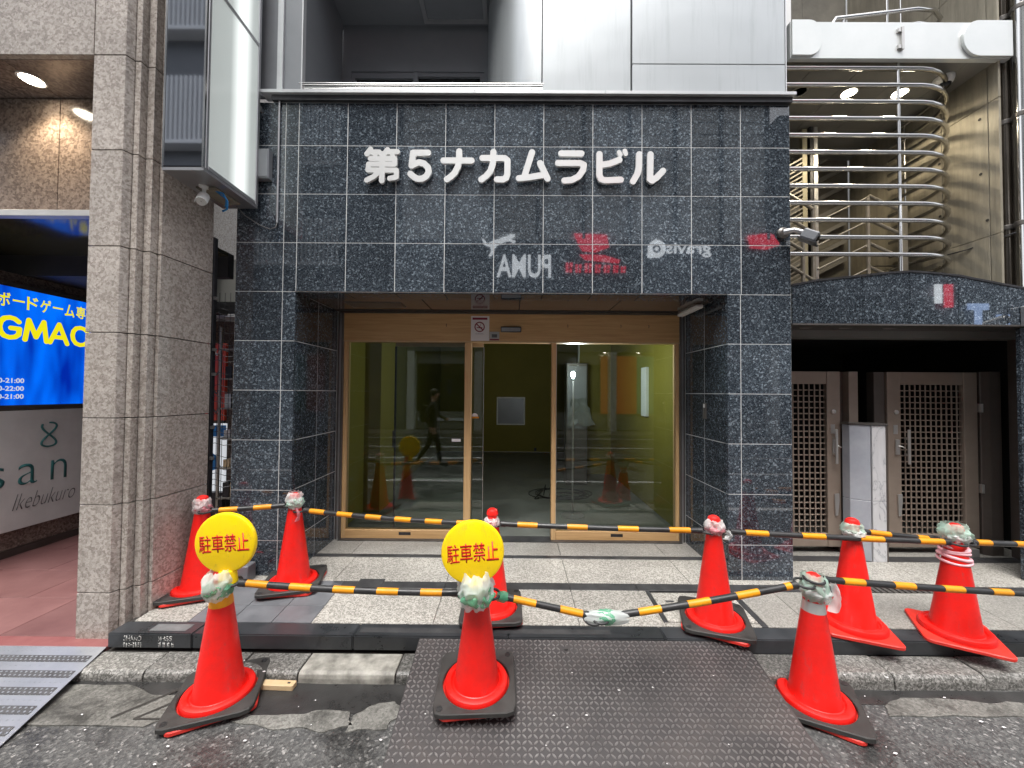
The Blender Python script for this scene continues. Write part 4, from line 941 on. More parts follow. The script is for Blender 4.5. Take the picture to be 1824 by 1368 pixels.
MB().prism([(4.37, 3.62), (4.42, 3.585), (4.52, 3.585), (4.56, 3.62), (4.56, 3.75), (4.37, 3.75)], .03, 1.73).build('brown_column', M['bronze_dark'], rb2, bevel=.003)
MB().box(4.58, 4.66, 3.50, 3.58, .03, 2.06).build('brown_column', M['bronze_dark'], rb2, bevel=.003)
MB().tube([(4.60, 3.46, .03), (4.60, 3.46, 2.06)], .018, 10).build('drain_pipe', M['bronze_dark'], rb2, smooth=True)
MB().box(4.19, 4.27, 3.56, 3.61, .03, .10).build('floor_box', M['lock'], rb2, bevel=.003)
for k in range(5): piece('pier_tile', (4.10, 4.7, FY+.03, FY+.06, .03+.405*k+.002, .03+.405*(k+1)-.002), M['blue_granite'], rb2)
mp_ = thing('marble_pier', 'short pier faced in white veined marble between the two lattice gates', 'pier')
for z0, z1 in ((.03, .56), (.564, 1.232)):
    MB().prism([(3.190, 3.44), (3.312, 3.44), (3.312, 3.60), (3.190, 3.60)], z0, z1).build('marble_slab', M['marble'], mp_, bevel=.002)
    MB().prism([(3.06, 3.52), (3.180, 3.443), (3.180, 3.60), (3.06, 3.60)], z0, z1).build('marble_slab', M['marble_grey'], mp_, bevel=.002)
MB().box(3.181, 3.189, 3.438, 3.60, .03, 1.235).build('edge_trim', M['aluminium'], mp_); MB().box(3.313, 3.322, 3.438, 3.60, .03, 1.235).build('edge_trim', M['bronze_dark'], mp_)
MB().prism([(3.052, 3.515), (3.182, 3.43), (3.325, 3.43), (3.325, 3.61), (3.052, 3.61)], 1.236, 1.250).build('pier_cap', M['steel_dark'], mp_)
# canopy
CY = 3.15
box('canopy_fascia', (2.284, 4.105, CY-.0, CY+.04, 4.305, 4.612), M['fascia'], rb2)
def rounded_plate(xf, xr, z0, z1, side, r_):
    pts = []
    if side > 0:
        pts = [(xf, z0)] + [(xr-r_+r_*math.sin(a), z0+r_-r_*math.cos(a)) for a in [rad(90)*k/8 for k in range(9)]] + [(xr-r_+r_*math.cos(a), z1-r_+r_*math.sin(a)) for a in [rad(90)*k/8 for k in range(9)]] + [(xf, z1)]
    else:
        pts = [(xf, z0), (xf, z1)] + [(xr+r_-r_*math.sin(a), z1-r_+r_*math.cos(a)) for a in [rad(90)*k/8 for k in range(9)]] + [(xr+r_-r_*math.cos(a), z0+r_-r_*math.sin(a)) for a in [rad(90)*k/8 for k in range(9)]]
    return pts
MB().prism(rounded_plate(2.29, 2.53, 4.315, 4.615, 1, .10), CY-.02, CY-.001, 'y').build('fascia_end_plate', M['fascia'], rb2, bevel=.002)
MB().prism(rounded_plate(4.107, 3.70, 4.312, 4.614, -1, .14), CY-.022, CY-.001, 'y').build('fascia_end_plate', M['fascia'], rb2, bevel=.002)
MB().box(3.195, 3.215, CY-.02, CY-.001, 4.37, 4.56).build('fascia_bracket', M['lock'], rb2); MB().box(3.17, 3.194, CY-.016, CY-.001, 4.52, 4.55).build('fascia_bracket', M['lock'], rb2); MB().box(3.17, 3.194, CY-.016, CY-.001, 4.38, 4.41).build('fascia_bracket', M['lock'], rb2)
for a, b_ in zip([2.284, 2.56, 2.98, 3.40, 3.82], [2.56, 2.98, 3.40, 3.82, 4.10]):
    piece('soffit_panel', (a+.002, b_-.002, CY+.042, 3.60, 4.315, 4.33), M['soffit_grey'], rb2); piece('soffit_panel', (a+.002, b_-.002, 3.603, 4.02, 4.315, 4.33), M['soffit_grey'], rb2)
box('canopy_slab', (2.284, 4.10, CY+.042, 4.6, 4.332, 4.60), M['soffit_grey'], rb2)
for x, y, on in ((3.10, 3.528, 1), (3.57, 3.526, 1), (2.628, 3.518, 0)):
    dn = link('downlight', MB().lathe([(.072, 0), (.072, -.005), (.060, -.008), (.056, 0)], 26).mesh('downlight', M['lock'], smooth=True), rb2, loc=(x, y, 4.3145))
    MB().lathe([(.0555, -.004), (.001, -.004)], 26).build('lamp_disc', M['lamp_warm'] if on else M['aluminium'], dn)
    if on:
        s_ = bpy.data.lights.new('downlight_beam', 'SPOT'); s_.energy = 15; s_.color = (1, .86, .62); s_.spot_size = rad(150); s_.spot_blend = .6; s_.shadow_soft_size = .05
        q = bpy.data.objects.new('downlight_beam', s_); COL.objects.link(q); q.parent = dn; q.location = (0, 0, -.03)
dm = thing('dome_camera', 'white dome security camera under the canopy soffit at upper right', 'security camera', (3.79, 3.36, 4.3145))
MB().lathe([(.07, 0), (.07, -.02), (.062, -.045), (.05, -.06)], 24).build('dome_housing', M['white_plastic'], dm, smooth=True)
MB().lathe([(.048, -.060), (.044, -.078), (.03, -.092), (.012, -.098), (.001, -.099)], 20).build('dome_lens', M['lens_black'], dm, smooth=True)
# rail cage
cg = bpy.data.objects.new('rail_cage', None); COL.objects.link(cg); cg.parent = rb2
def cage(z, r_=.0185, y0=3.2, back=4.05, name='cage_rail'):
    pts = [(2.262, y0, z), (2.9, y0, z), (3.42, y0, z)] + [(3.42+.55*math.sin(a), y0+.55-.55*math.cos(a), z) for a in [rad(90)*k/10 for k in range(1, 11)]] + [(3.97, back, z)]
    return MB().tube(pts, r_, 12).mesh(name, M['stainless'], smooth=True)
cm = cage(0)
for k in range(12): link('cage_rail', cm, cg, loc=(0, 0, 4.262-.1440*k))
for x, y in ((3.226, 3.2), (2.272, 3.2), (3.97, 3.88)): MB().tube([(x, y, 2.3 if y > 3.3 else topz(x)), (x, y, 4.32)], .011 if x > 2.3 else .008, 10).build('cage_post', M['stainless'], cg, smooth=True)
for k in range(4):
    h_ = -.13*k
    MB().tube([(2.70 if k == 0 else 3.24, 3.3, 4.65 if k == 0 else 4.84+h_), (2.79 if k == 0 else 3.3, 3.3, 4.79 if k == 0 else 4.845+h_), (3.5, 3.3, 4.88+h_), (3.68, 3.33, 4.90+h_), (3.84, 3.42, 4.92+h_), (3.94, 3.58, 4.93+h_), (3.97, 3.75, 4.93+h_), (3.97, 4.2, 4.93+h_)], .0165, 12).build('upper_rail', M['stainless'], cg, smooth=True)
for x, y in ((3.24, 3.3), (2.86, 3.3), (3.97, 3.9)): MB().tube([(x, y, 4.605), (x, y, 4.80 if x < 3 else 5.6)], .010, 10).build('cage_post', M['stainless'], cg, smooth=True)
MB().box(2.45, 2.52, 3.95, 4.0, 4.6, 6).build('window_frame_post', M['concrete_wall'], rb2); MB().box(2.60, 2.75, 3.98, 4.02, 4.6, 6).build('cream_door_panel', P('cream_door', (.55, .45, .24), .5), rb2); MB().box(2.78, 2.84, 3.9, 3.98, 4.6, 6).build('grey_post', M['lock'], rb2)
# concrete side wall and back wall
SX = 4.03
zc = [2.35, 2.86, 4.0, 5.2, 6.4, 8.0]
for a, b_ in zip(zc, zc[1:]):
    for y0, y1 in ((3.17, 3.245), (3.248, 3.60), (3.603, 4.60)): MB().box(SX, SX+.02, y0, y1-.003, a+.002, b_-.002).build('concrete_panel', M['concrete_wall'], rb2, bevel=.002)
for y, z in ((3.30, 3.42), (3.26, 3.0), (3.30, 3.9), (3.62, 3.2), (3.62, 3.7)): MB().lathe([(.012, 0), (.012, .002)], 12, (SX-.002, y, z), Matrix.Rotation(rad(-90), 3, 'Y')).build('tie_hole', M['dark_joint'], rb2)
for x0, x1 in ((2.24, 2.9), (2.903, 3.5), (3.503, 4.027)): MB().box(x0, x1, 4.62, 4.7, 2.2, 8).build('concrete_panel', M['concrete_shade'], rb2)
box('stair_mass', (2.24, 4.12, 4.72, 5.5, 2.2, 8), M['dark_wall'], rb2)
# stairs seen behind the cage
stt = bpy.data.objects.new('open_stair', None); COL.objects.link(stt); stt.parent = rb2
def bar(name, a, b_, r_=.013, mat=None): MB().tube([a, b_], r_, 8).build(name, mat or M['stainless_warm'], stt, smooth=True)
bar('stair_post', (2.93, 3.75, 2.2), (2.93, 3.75, 3.33), .019); bar('stair_post', (2.83, 3.75, 2.2), (2.83, 3.75, 3.10), .017)
bar('stair_post', (3.465, 3.75, 2.2), (3.465, 3.75, 3.45), .017); MB().box(3.78, 3.84, 3.73, 3.78, 2.2, 3.37).build('stair_post', M['stainless_warm'], stt, bevel=.006)
for k in range(4):
    o_ = .235*k
    bar('stair_handrail', (3.475, 3.75, 3.46-o_), (3.80, 3.75, 3.31-o_), .016); bar('stair_thin_rail', (3.455, 3.75, 3.44-o_), (2.97, 3.75, 3.20-o_), .008)
    bar('stair_handrail', (2.62, 3.75, 3.51-o_), (2.92, 3.75, 3.33-o_), .016)
for k in range(9):
    z = 2.35+.22*k; MB().prism([(2.5, z), (3.95, z+.75), (3.95, z+.80), (2.5, z+.05)], 4.55, 4.60, 'y').build('slanting_strip', M['soffit_grey'], stt)  # parallel slanting grey strips in front of the back panels
# louvre screen at the left edge
lv = bpy.data.objects.new('louvre_screen', None); COL.objects.link(lv); lv.parent = rb2
MB().box(3.02, 3.07, 4.0, 4.04, 2.3, 4.3).build('louvre_frame', P('cream_paint', (.34, .31, .21), .5), lv)
for k in range(34):
    z = 2.3+.048*k; MB().add([(2.75, 3.99, z-.06), (3.01, 3.99, z+.09), (3.01, 3.99, z+.106), (2.75, 3.99, z-.044), (2.75, 4.01, z-.06), (3.01, 4.01, z+.09), (3.01, 4.01, z+.106), (2.75, 4.01, z-.044)], [(0, 1, 2, 3), (7, 6, 5, 4), (3, 2, 6, 7), (0, 4, 5, 1), (1, 5, 6, 2), (0, 3, 7, 4)]).build('louvre_slat', M['stainless_warm'], lv)
MB().box(3.085, 3.115, 3.98, 4.03, 2.2, 4.31).build('dark_downpipe', M['bracket'], rb2); MB().box(3.125, 3.165, 3.98, 4.03, 2.2, 4.31).build('grey_downpipe', M['lock'], rb2)
# pipes at the far right
def vpipe(label, x, y, r_, mat, z0, z1):
    t_ = thing('vertical_pipe', label, 'pipe', (x, y, 0), group='pipes at the right corner')
    MB().tube([(0, 0, z0), (0, 0, z1)], r_, 20).build('pipe_tube', mat, t_, smooth=True)
    for k in range(5): MB().lathe([(r_+.002, 2.9+k*.9), (r_+.006, 2.905+k*.9), (r_+.006, 2.935+k*.9), (r_+.002, 2.94+k*.9)], 20).build('pipe_clamp', M['steel_dark'], t_, smooth=True)
M['dark_gloss'] = dirty('dark_glossy_pipe', (.09, .075, .06), (.14, .12, .10), 3, .15, .8, bd=0)
vpipe('dark bronze vertical pipe at the right corner beside the concrete wall', 4.175, 3.25, .055, M['dark_gloss'], 2.38, 8)
vpipe('bright stainless vertical pipe outermost at the right corner', 4.175, 3.135, .050, M['stainless'], 2.375, 8)
nb = thing('neighbour_building', 'pale building beyond the stainless pipe at the far right edge', 'building')
MB().box(4.9, 11, 3.02, 9, -.05, 12).build('wall', M['white_paint'], nb)
for i in range(3): box('window_pane', (5.4+1.8*i, 6.6+1.8*i, 3.0, 3.015, 3.2, 4.8), M['glass_dark'], nb)
cbm = MB().tube([(4.6, 2.9, 3.0), (4.17, 3.07, 2.87), (4.02, 3.4, 2.80), (3.98, 3.9, 2.82), (3.98, 4.3, 2.95)], .006, 6)
o = cbm.build('wall_cable', M['bracket'], smooth='all'); o['label'] = 'black cable sagging across the pipes and concrete wall at right'; o['category'] = 'cable'

# ------------------------------------------------------------------ far side of the street (seen in the polished stone and glass)
OY = -8.0
op = thing('office_building', 'pale tiled office block across the street mirrored in the granite', 'building')
MB().box(-4.4, 9.5, OY-6, OY, 7.2, 15).build('upper_wall', M['pale_facade'], op)
MB().box(-4.4, 9.5, OY-6, OY-.02, 3.2, 7.198).build('sign_band', M['grey_facade'], op)
for k in range(9): box('wall_rib', (-4.3+1.7*k, -4.2+1.7*k, OY+.001, OY+.12, 7.2, 15), M['grey_facade'], op)
for k in range(16): box('tile_course', (-4.4, 9.5, OY+.001, OY+.015, 7.5+.46*k, 7.52+.46*k), M['panel_dark'], op)
for i in range(8):
    for z in (12.2,): box('window_pane', (-3.9+1.7*i, -2.9+1.7*i, OY+.002, OY+.02, z, z+1.5), M['glass_dark'], op)
MB().box(-4.4, 9.5, OY-6, OY-.4, -.05, 3.198).build('shop_wall', M['shop_wall'], op)
for k in range(6): box('shop_pillar', (-4.4+2.78*k, -4.1+2.78*k, OY-.398, OY-.02, -.05, 3.198), M['white_paint'], op)
for k in range(5):
    x = -4.05+2.78*k; sw = box('shop_window', (x, x+2.3, OY-.395, OY-.36, .7, 2.7), M['glass_dark'], op)
for x in (3.8, 5.2, 6.5): MB().lathe([(.06, 3.19), (.05, 3.185)], 12, (x, OY-.2, 0)).build('shop_downlight', M['lamp_warm'], op)
op2 = thing('dark_office_block', 'dark grey building with white finned balconies across the street at left', 'building')
MB().box(-20, -4.45, OY-6, OY-.1, -.05, 17).build('wall', M['grey_facade'], op2)
for z0, z1 in ((9.9, 12.1), (13.8, 15.6), (6.2, 7.8)):
    box('balcony_slab', (-16, -6.4, OY-.1, OY+.35, z0-.12, z0), M['fin'], op2)
    for k in range(60): piece('balcony_fin', (-15.95+.16*k, -15.87+.16*k, OY+.25, OY+.33, z0, z1), M['fin'], op2, .001)
op3 = thing('brick_office_block', 'plain grey building across the street at right', 'building')
MB().box(9.9, 24, OY-6, OY-.1, -.05, 12).build('wall', M['grey_facade'], op3)
for i in range(4):
    for j in range(3): box('window_pane', (10.5+2*i, 11.8+2*i, OY-.098, OY-.08, 3.6+2.6*j, 5.2+2.6*j), M['glass_dark'], op3)
struct('far_pavement', MB().box(-40, 40, -8, -6.6, -.3, -.05), M['paving_worn'])
# signs across the street
def wsign(label, parts):
    t_ = thing('street_sign', label, 'sign', (0, OY+.05, 0), group='lit signs across the street')
    return t_
sg = wsign('white lit sportswear sign with a leaping cat across the street', 0)
o = text('sign_lettering', 'PUMA', (1.35, 0, 5.75), 2.0, .85, 'back', M['sign_white'], sg, offset=.015, extrude=.05)
cat = [(.0, 0), (.08, .1), (.22, .18), (.42, .22), (.55, .30), (.74, .34), (.86, .44), (.92, .40), (1.0, .42), (1.02, .34), (.94, .30), (.86, .26), (.96, .16), (1.0, .2), (1.04, .14), (.96, .08), (.82, .16), (.66, .14), (.50, .06), (.34, -.02), (.26, -.14), (.2, -.32), (.1, -.42), (.04, -.40), (.12, -.26), (.14, -.1), (.04, -.04), (-.1, .08), (-.16, .24), (-.2, .22), (-.14, .02)]
MB().prism([(-1.0+x*1.0, 6.95+z) for x, z in cat], -.02, .03, 'y').build('cat_emblem', M['sign_white'], sg)
sg2 = wsign('white lit bag shop sign with a round emblem across the street', 0)
text('sign_lettering', 'gravis', (7.25, 0, 6.55), 1.65, .52, 'back', M['sign_white'], sg2, offset=.005, extrude=.05)
MB().lathe([(.16, 0), (.33, 0), (.33, .05), (.16, .05)], 24, (5.25, 0, 6.85), Matrix.Rotation(rad(-90), 3, 'X'), cap=False).build('round_emblem', M['sign_white'], sg2)
MB().lathe([(.07, 0), (.07, .05)], 16, (5.25, 0, 6.85), Matrix.Rotation(rad(-90), 3, 'X')).build('emblem_dot', M['sign_white'], sg2)
MB().box(4.92, 5.15, 0, .05, 6.52, 6.74).build('emblem_foot', M['sign_white'], sg2)
sg3 = wsign('red lit emblem with a row of characters below across the street', 0)
MB().prism([(2.2, 7.4), (3.4, 7.35), (3.5, 6.9), (3.0, 6.7), (2.5, 6.75), (2.35, 7.0)], 0, .05, 'y').build('red_emblem', M['sign_red'], sg3)
MB().prism([(2.4, 6.62), (3.3, 6.6), (3.9, 6.42), (3.85, 6.3), (2.6, 6.42)], 0, .05, 'y').build('red_emblem', M['sign_red'], sg3)
for k, (x, wd, h_) in enumerate(((1.9, .28, .36), (2.25, .26, .3), (2.6, .3, .34), (2.98, .24, .3), (3.3, .26, .28), (3.65, .22, .28), (3.93, .2, .24))):
    q = MB().box(x, x+wd*.35, 0, .05, 5.95, 5.95+h_); q.box(x+wd*.5, x+wd*.9, 0, .05, 5.95+h_*.55, 5.95+h_); q.box(x+wd*.5, x+wd*.8, 0, .05, 5.95, 5.95+h_*.4); q.build('red_character', M['sign_red'], sg3)
sg4 = wsign('red lit rounded sign plate at the right across the street', 0)
MB().prism([(8.6, 7.35), (9.4, 7.45), (9.75, 7.3), (9.75, 7.0), (9.3, 6.85), (8.7, 6.9)], 0, .05, 'y').build('red_plate', M['sign_red'], sg4)
sg5 = wsign('red and white vertical lit sign on the grey building across the street', 0)
MB().box(15.8, 16.1, 0, .05, 4.75, 5.6).build('red_bar', M['sign_red'], sg5); MB().box(15.45, 15.7, 0, .05, 4.9, 5.6).build('white_bar', M['sign_white'], sg5)
sg6 = wsign('pale blue lit lettering on the grey building across the street', 0)
text('sign_lettering', 'T', (17.4, 0, 4.0), .75, .9, 'back', M['sign_blue'], sg6, offset=.06, extrude=.05)
for k in range(3): MB().box(17.7+.4*k, 17.85+.4*k, 0, .05, 4.0, 4.5).build('sign_stroke', M['sign_blue'], sg6)
# orange and mint shop posters opposite
pp = thing('street_poster', 'tall orange and mint lit poster wall of the shop across the street', 'poster', (0, OY-.34, 0))
MB().box(3.65, 5.15, 0, .04, .65, 3.05).build('orange_panel', M['sign_orange'], pp); MB().box(5.17, 5.95, 0, .04, .65, 3.05).build('mint_panel', M['sign_mint'], pp)
MB().box(-4.0, -2.0, 0, .04, .30, .42).build('white_ledge', M['fin'], pp)

# passer-by on the road behind the camera, mirrored in the shop glass
def person():
    t_ = thing('person', 'person in a dark jacket walking past on the road, mirrored in the shop glass', 'person', (-1.80, -.75, ZR), (0, 0, rad(90)))
    J = {'pel': ((0, 0, .93), .13), 'waist': ((0, 0, 1.06), .125), 'chest': ((0, -.02, 1.30), .15), 'neck': ((0, -.02, 1.45), .055), 'head0': ((0, -.04, 1.53), .075), 'head1': ((0, -.045, 1.62), .095), 'head2': ((0, -.04, 1.69), .07),
         'shL': ((.17, -.02, 1.38), .06), 'elL': ((.22, .10, 1.14), .045), 'wrL': ((.20, .02, .92), .033), 'haL': ((.19, -.02, .84), .035),
         'shR': ((-.17, -.02, 1.38), .06), 'elR': ((-.21, -.08, 1.15), .045), 'wrR': ((-.16, -.27, 1.05), .033), 'haR': ((-.14, -.34, 1.04), .033),
         'hpL': ((.09, 0, .88), .10), 'knL': ((.10, -.16, .50), .062), 'anL': ((.10, -.20, .10), .042), 'toL': ((.10, -.38, .04), .035),
         'hpR': ((-.09, 0, .88), .10), 'knR': ((-.10, .10, .49), .062), 'anR': ((-.10, .34, .15), .042), 'toR': ((-.10, .24, .02), .035)}
    E_ = [('pel', 'waist'), ('waist', 'chest'), ('chest', 'neck'), ('neck', 'head0'), ('head0', 'head1'), ('head1', 'head2'), ('chest', 'shL'), ('shL', 'elL'), ('elL', 'wrL'), ('wrL', 'haL'), ('chest', 'shR'), ('shR', 'elR'), ('elR', 'wrR'), ('wrR', 'haR'),
          ('pel', 'hpL'), ('hpL', 'knL'), ('knL', 'anL'), ('anL', 'toL'), ('pel', 'hpR'), ('hpR', 'knR'), ('knR', 'anR'), ('anR', 'toR')]
    ks = list(J); me = bpy.data.meshes.new('body'); me.from_pydata([J[k][0] for k in ks], [(ks.index(a), ks.index(b_)) for a, b_ in E_], [])
    o = bpy.data.objects.new('body_tmp', me); COL.objects.link(o)
    sk = o.modifiers.new('skin', 'SKIN'); sk.use_smooth_shade = True
    for i, k in enumerate(ks): me.skin_vertices[0].data[i].radius = (J[k][1], J[k][1]*(.8 if k in ('pel', 'waist', 'chest') else 1))
    me.skin_vertices[0].data[0].use_root = True
    o.modifiers.new('sub', 'SUBSURF').levels = 2
    m2 = bpy.data.meshes.new_from_object(o.evaluated_get(bpy.context.evaluated_depsgraph_get())); bpy.data.objects.remove(o)
    for q in (M['jacket'], M['trousers'], M['skin']): m2.materials.append(q)
    for p_ in m2.polygons:
        z = p_.center.z; arm = abs(p_.center.x) > .13 or (p_.center.y < -.2 and z > .8)
        p_.material_index = 2 if z > 1.46 or (arm and z < .90 and z > .75) or (p_.center.y < -.29 and .9 < z < 1.2) else (0 if z > .88 else 1)
        p_.use_smooth = True
    link('body', m2, t_)
    MB().lathe([(.001, .10), (.05, .092), (.085, .05), (.098, 0), (.088, -.05), (.06, -.07)], 18, (0, -.022, 1.645)).build('hair', M['hair'], t_, smooth='all')
    MB().lathe([(.001, -.02), (.014, -.012), (.016, 0), (.008, .02)], 8, (0, -.145, 1.61)).build('nose', M['skin'], t_, smooth='all')
    MB().box(-.16, .16, .12, .26, 1.0, 1.40).build('backpack', M['trousers'], t_, bevel=.04, seg=3)
person()

# ------------------------------------------------------------------ cones
def noise_wrap(loc, r_, h_, mat, seed, parent=None, n=26, m_=12, amp=.35, droop=0, flare=1.0, group='plastic wraps tied on the cones'):
    mb = MB(); vv = []
    for j in range(m_):
        t_ = j/(m_-1); z = (t_-.5)*h_; base = r_*(.82+.30*math.sin(math.pi*t_))*(flare+(1-flare)*t_)
        for i in range(n):
            a = 2*math.pi*i/n; q = Vector((math.cos(a)*1.6, math.sin(a)*1.6, t_*2.2+seed*7.3))
            q2 = Vector((math.cos(a)*2.2, math.sin(a)*2.2, t_*1.3+a*.35+seed)); d_ = 1 + amp*.42*noise.noise(q*1.3) + amp*.62*(.35-abs(noise.noise(q2*2.1))) - amp*.30*abs(noise.noise(q2*5.0))
            vv.append((base*d_*math.cos(a), base*d_*math.sin(a), z + .12*h_*noise.noise(q*2.3+Vector((3, 1, 2)))))
    fs = [(j*n+i, j*n+(i+1) % n, (j+1)*n+(i+1) % n, (j+1)*n+i) for j in range(m_-1) for i in range(n)]
    mb.add(vv, fs)
    return mb
TIP = []
def cone(label, x, y, z, rot, tilt=(0, 0), weight=True, wlabel='', wrap=None, collar=None, tag='', wrot=None, kh=1.0):
    t_ = thing('traffic_cone', label, 'traffic cone', (x, y, z), (rad(tilt[0]), rad(tilt[1]), rad(rot)), group='red traffic cones')
    if 'plate' not in CACHE:
        hw, c_ = .19, .035; pts = []
        for sx_, sy_, a0 in ((1, 1, 0), (-1, 1, 90), (-1, -1, 180), (1, -1, 270)):
            for k in range(4):
                a = rad(a0+30*k); pts.append((sx_*(hw-c_)+c_*math.cos(a), sy_*(hw-c_)+c_*math.sin(a)))
        CACHE['plate'] = MB().prism(pts, 0, .022).mesh('base_plate', M['cone_red2'], bevel=.004)
        CACHE['body'] = MB().lathe([(.168, .0225), (.169, .040), (.163, .052), (.150, .058), (.134, .056), (.127, .046), (.121, .050), (.115, .066), (.074, .37), (.037, .640), (.036, .655), (.040, .660), (.039, .672), (.033, .688), (.018, .698), (.002, .700)], 48).mesh('cone_body', M['cone_red'], smooth=True)
        w_ = MB(); n = 48; hw = .205
        ring = []
        for i in range(n):
            a = 2*math.pi*i/n; c, s = math.cos(a), math.sin(a); k = min(hw/max(abs(c), 1e-6), hw/max(abs(s), 1e-6)); k = min(k, hw*1.33)
            ring.append((c, s, k))
        vv = []
        for rr, z_ in ((.176, 0), (.176, .017), (.180, .021), (.196, .021)): vv += [(c*rr, s*rr, z_) for c, s, k in ring]
        vv += [(c*(k-.004), s*(k-.004), .023) for c, s, k in ring]; vv += [(c*k, s*k, .019) for c, s, k in ring]; vv += [(c*k, s*k, .0) for c, s, k in ring]
        L_ = 7; fs = [(j*n+i, j*n+(i+1) % n, ((j+1) % L_)*n+(i+1) % n, ((j+1) % L_)*n+i) for j in range(L_) for i in range(n)]
        w_.add(vv, fs); CACHE['weight'] = w_.mesh('weight_ring', M['rubber'], smooth=True)
        CACHE['dot'] = MB().lathe([(.016, .0), (.016, .002), (.011, .002), (.010, .0005), (.001, .0005)], 18).mesh('corner_socket', M['bar_black'])
    link('base_plate', CACHE['plate'], t_); link('cone_body', CACHE['body'], t_)
    if weight:
        wr = rot if wrot is None else wrot
        q = thing('cone_weight', wlabel, 'cone weight', (x, y, z+.024), (rad(tilt[0]+1.2), rad(tilt[1]-.8), rad(wr)), group='black rubber weights on the cones')
        link('weight_ring', CACHE['weight'], q)
        for sx_, sy_ in ((1, 1), (-1, -1)): link('corner_socket', CACHE['dot'], q, loc=(sx_*.17, sy_*.17, .0225))
    if collar: MB().lathe([(.054, .50), (.0565, .502), (.050, .555), (.047, .557)], 32).build('collar', M[collar], t_, smooth=True)
    Rm = Matrix.Rotation(rad(tilt[0]), 4, 'X') @ Matrix.Rotation(0, 4, 'Z')
    if wrap:
        wl_, mats, zc, hh, rr = wrap
        b_ = thing('plastic_wrap', wl_, 'plastic wrap', (x+(.018 if 'left yellow' in wl_ else 0), y-(.10 if 'middle yellow' in wl_ else (.05 if 'sign' in wl_ else .004)), z+zc), (0, 0, rad(rot*1.7)), group='plastic wraps tied on the cones')
        for i, mm in enumerate(mats):
            noise_wrap(None, rr*.98*(1-.04*i), hh*(1.2 if i == 0 else .7), M[mm], RND.random()*9+i, n=40, m_=18, amp=.62).build('film', M[mm], b_, smooth='all').location = (.006*i, -.004*i, -.018*i if i else 0)
    return t_
ZP = lambda y: (A0.z + (A1.z-A0.z)*(A0.y-y)/(A0.y-A1.y))
c_specs = [
 dict(label='leftmost back cone beside the pinkish granite pillar', x=-2.31, y=2.875, z=.018, rot=24, wrot=17, wlabel='rubber weight on the leftmost back cone by the granite pillar', wrap=('white plastic wrap on the leftmost back cone by the pillar', ['bag_white', 'bag_pink'], .625, .09, .052)),
 dict(label='second back cone standing on the dark slate slabs', x=-1.67, y=2.965, z=.02, rot=8, wrot=14, wlabel='rubber weight on the cone on the slate slabs', wrap=('white and green plastic wrap on the cone on the slate slabs', ['bag_white', 'bag_green'], .645, .10, .055)),
 dict(label='cone half hidden behind the middle yellow sign', x=-.138, y=2.655, z=.007, rot=8, wrot=1, wlabel='rubber weight on the cone half hidden behind the middle sign', wrap=('thin white wrap on the cone behind the middle sign', ['bag_white'], .625, .05, .046)),
 dict(label='back cone in front of the right granite pillar', x=1.325, y=2.555, z=.004, rot=-27, wrot=-18, wlabel='rubber weight on the back cone before the right granite pillar', wrap=('pale pink and white wrap on the cone before the right granite pillar', ['bag_white', 'bag_pink'], .63, .075, .052)),
 dict(label='back cone without weight in front of the left lattice gate', x=2.21, y=2.530, z=.003, rot=-22, weight=False, wrap=('pale green wrap on the cone before the left lattice gate', ['bag_green', 'bag_white'], .625, .075, .055)),
 dict(label='rightmost back cone with a pink tie round its neck', x=2.79, y=2.462, z=.003, rot=-30, tilt=(2.0, 0), weight=False, wrap=('large pale green wrap on the rightmost back cone', ['bag_green', 'bag_white'], .635, .10, .062)),
 dict(label='front left cone on the road carrying a yellow no-parking sign', x=-1.575, y=2.105, z=ZR+.008, rot=28, wrot=19, wlabel='rubber weight on the front left cone on the road', collar='bar_yellow', wrap=('white plastic wrap below the left yellow sign', ['bag_white', 'bag_deepgreen'], .630, .12, .060)),
 dict(label='front middle cone on the checker plate carrying a yellow no-parking sign', x=-.185, y=2.085, z=None, rot=7, wrot=2, tilt=(3, 0), wlabel='rubber weight on the front middle cone on the checker plate', wrap=('white and green wrap below the middle yellow sign', ['bag_white', 'bag_deepgreen'], .575, .14, .078)),
 dict(label='front right cone on the road with a silver collar', x=1.63, y=2.11, z=ZR+.004, rot=-34, wrot=-26, wlabel='rubber weight on the front right cone on the road', collar='reflective', wrap=('pale green wrap with a long white tail on the front right cone', ['bag_green', 'bag_white'], .63, .11, .058)),
]
CN = []
for s_ in c_specs:
    if s_['z'] is None: s_['z'] = ZP(s_['y'])+.004
    CN.append(cone(**s_))
# pink tie on the rightmost cone
pk = thing('plastic_tie', 'pink plastic tie round the neck of the rightmost back cone', 'plastic tie', (2.79, 2.462, .003))
M['pink_film'] = P('pink_tie_film', (.80, .42, .46), .35)
for k in range(5):
    rr, z0 = .0575+.0+.0001*k, .575-.022*k
    MB().tube([((.0585+.0035*k)*math.cos(a)*1.0, (.0585+.0035*k)*math.sin(a), z0-.02+.010*math.sin(a*(1 if k % 2 else 1)+k*1.7)) for a in [2*math.pi*q/30 for q in range(31)]], .009+.002*(k % 2), 7).build('tie_band', M['pink_film'], pk, smooth='all')
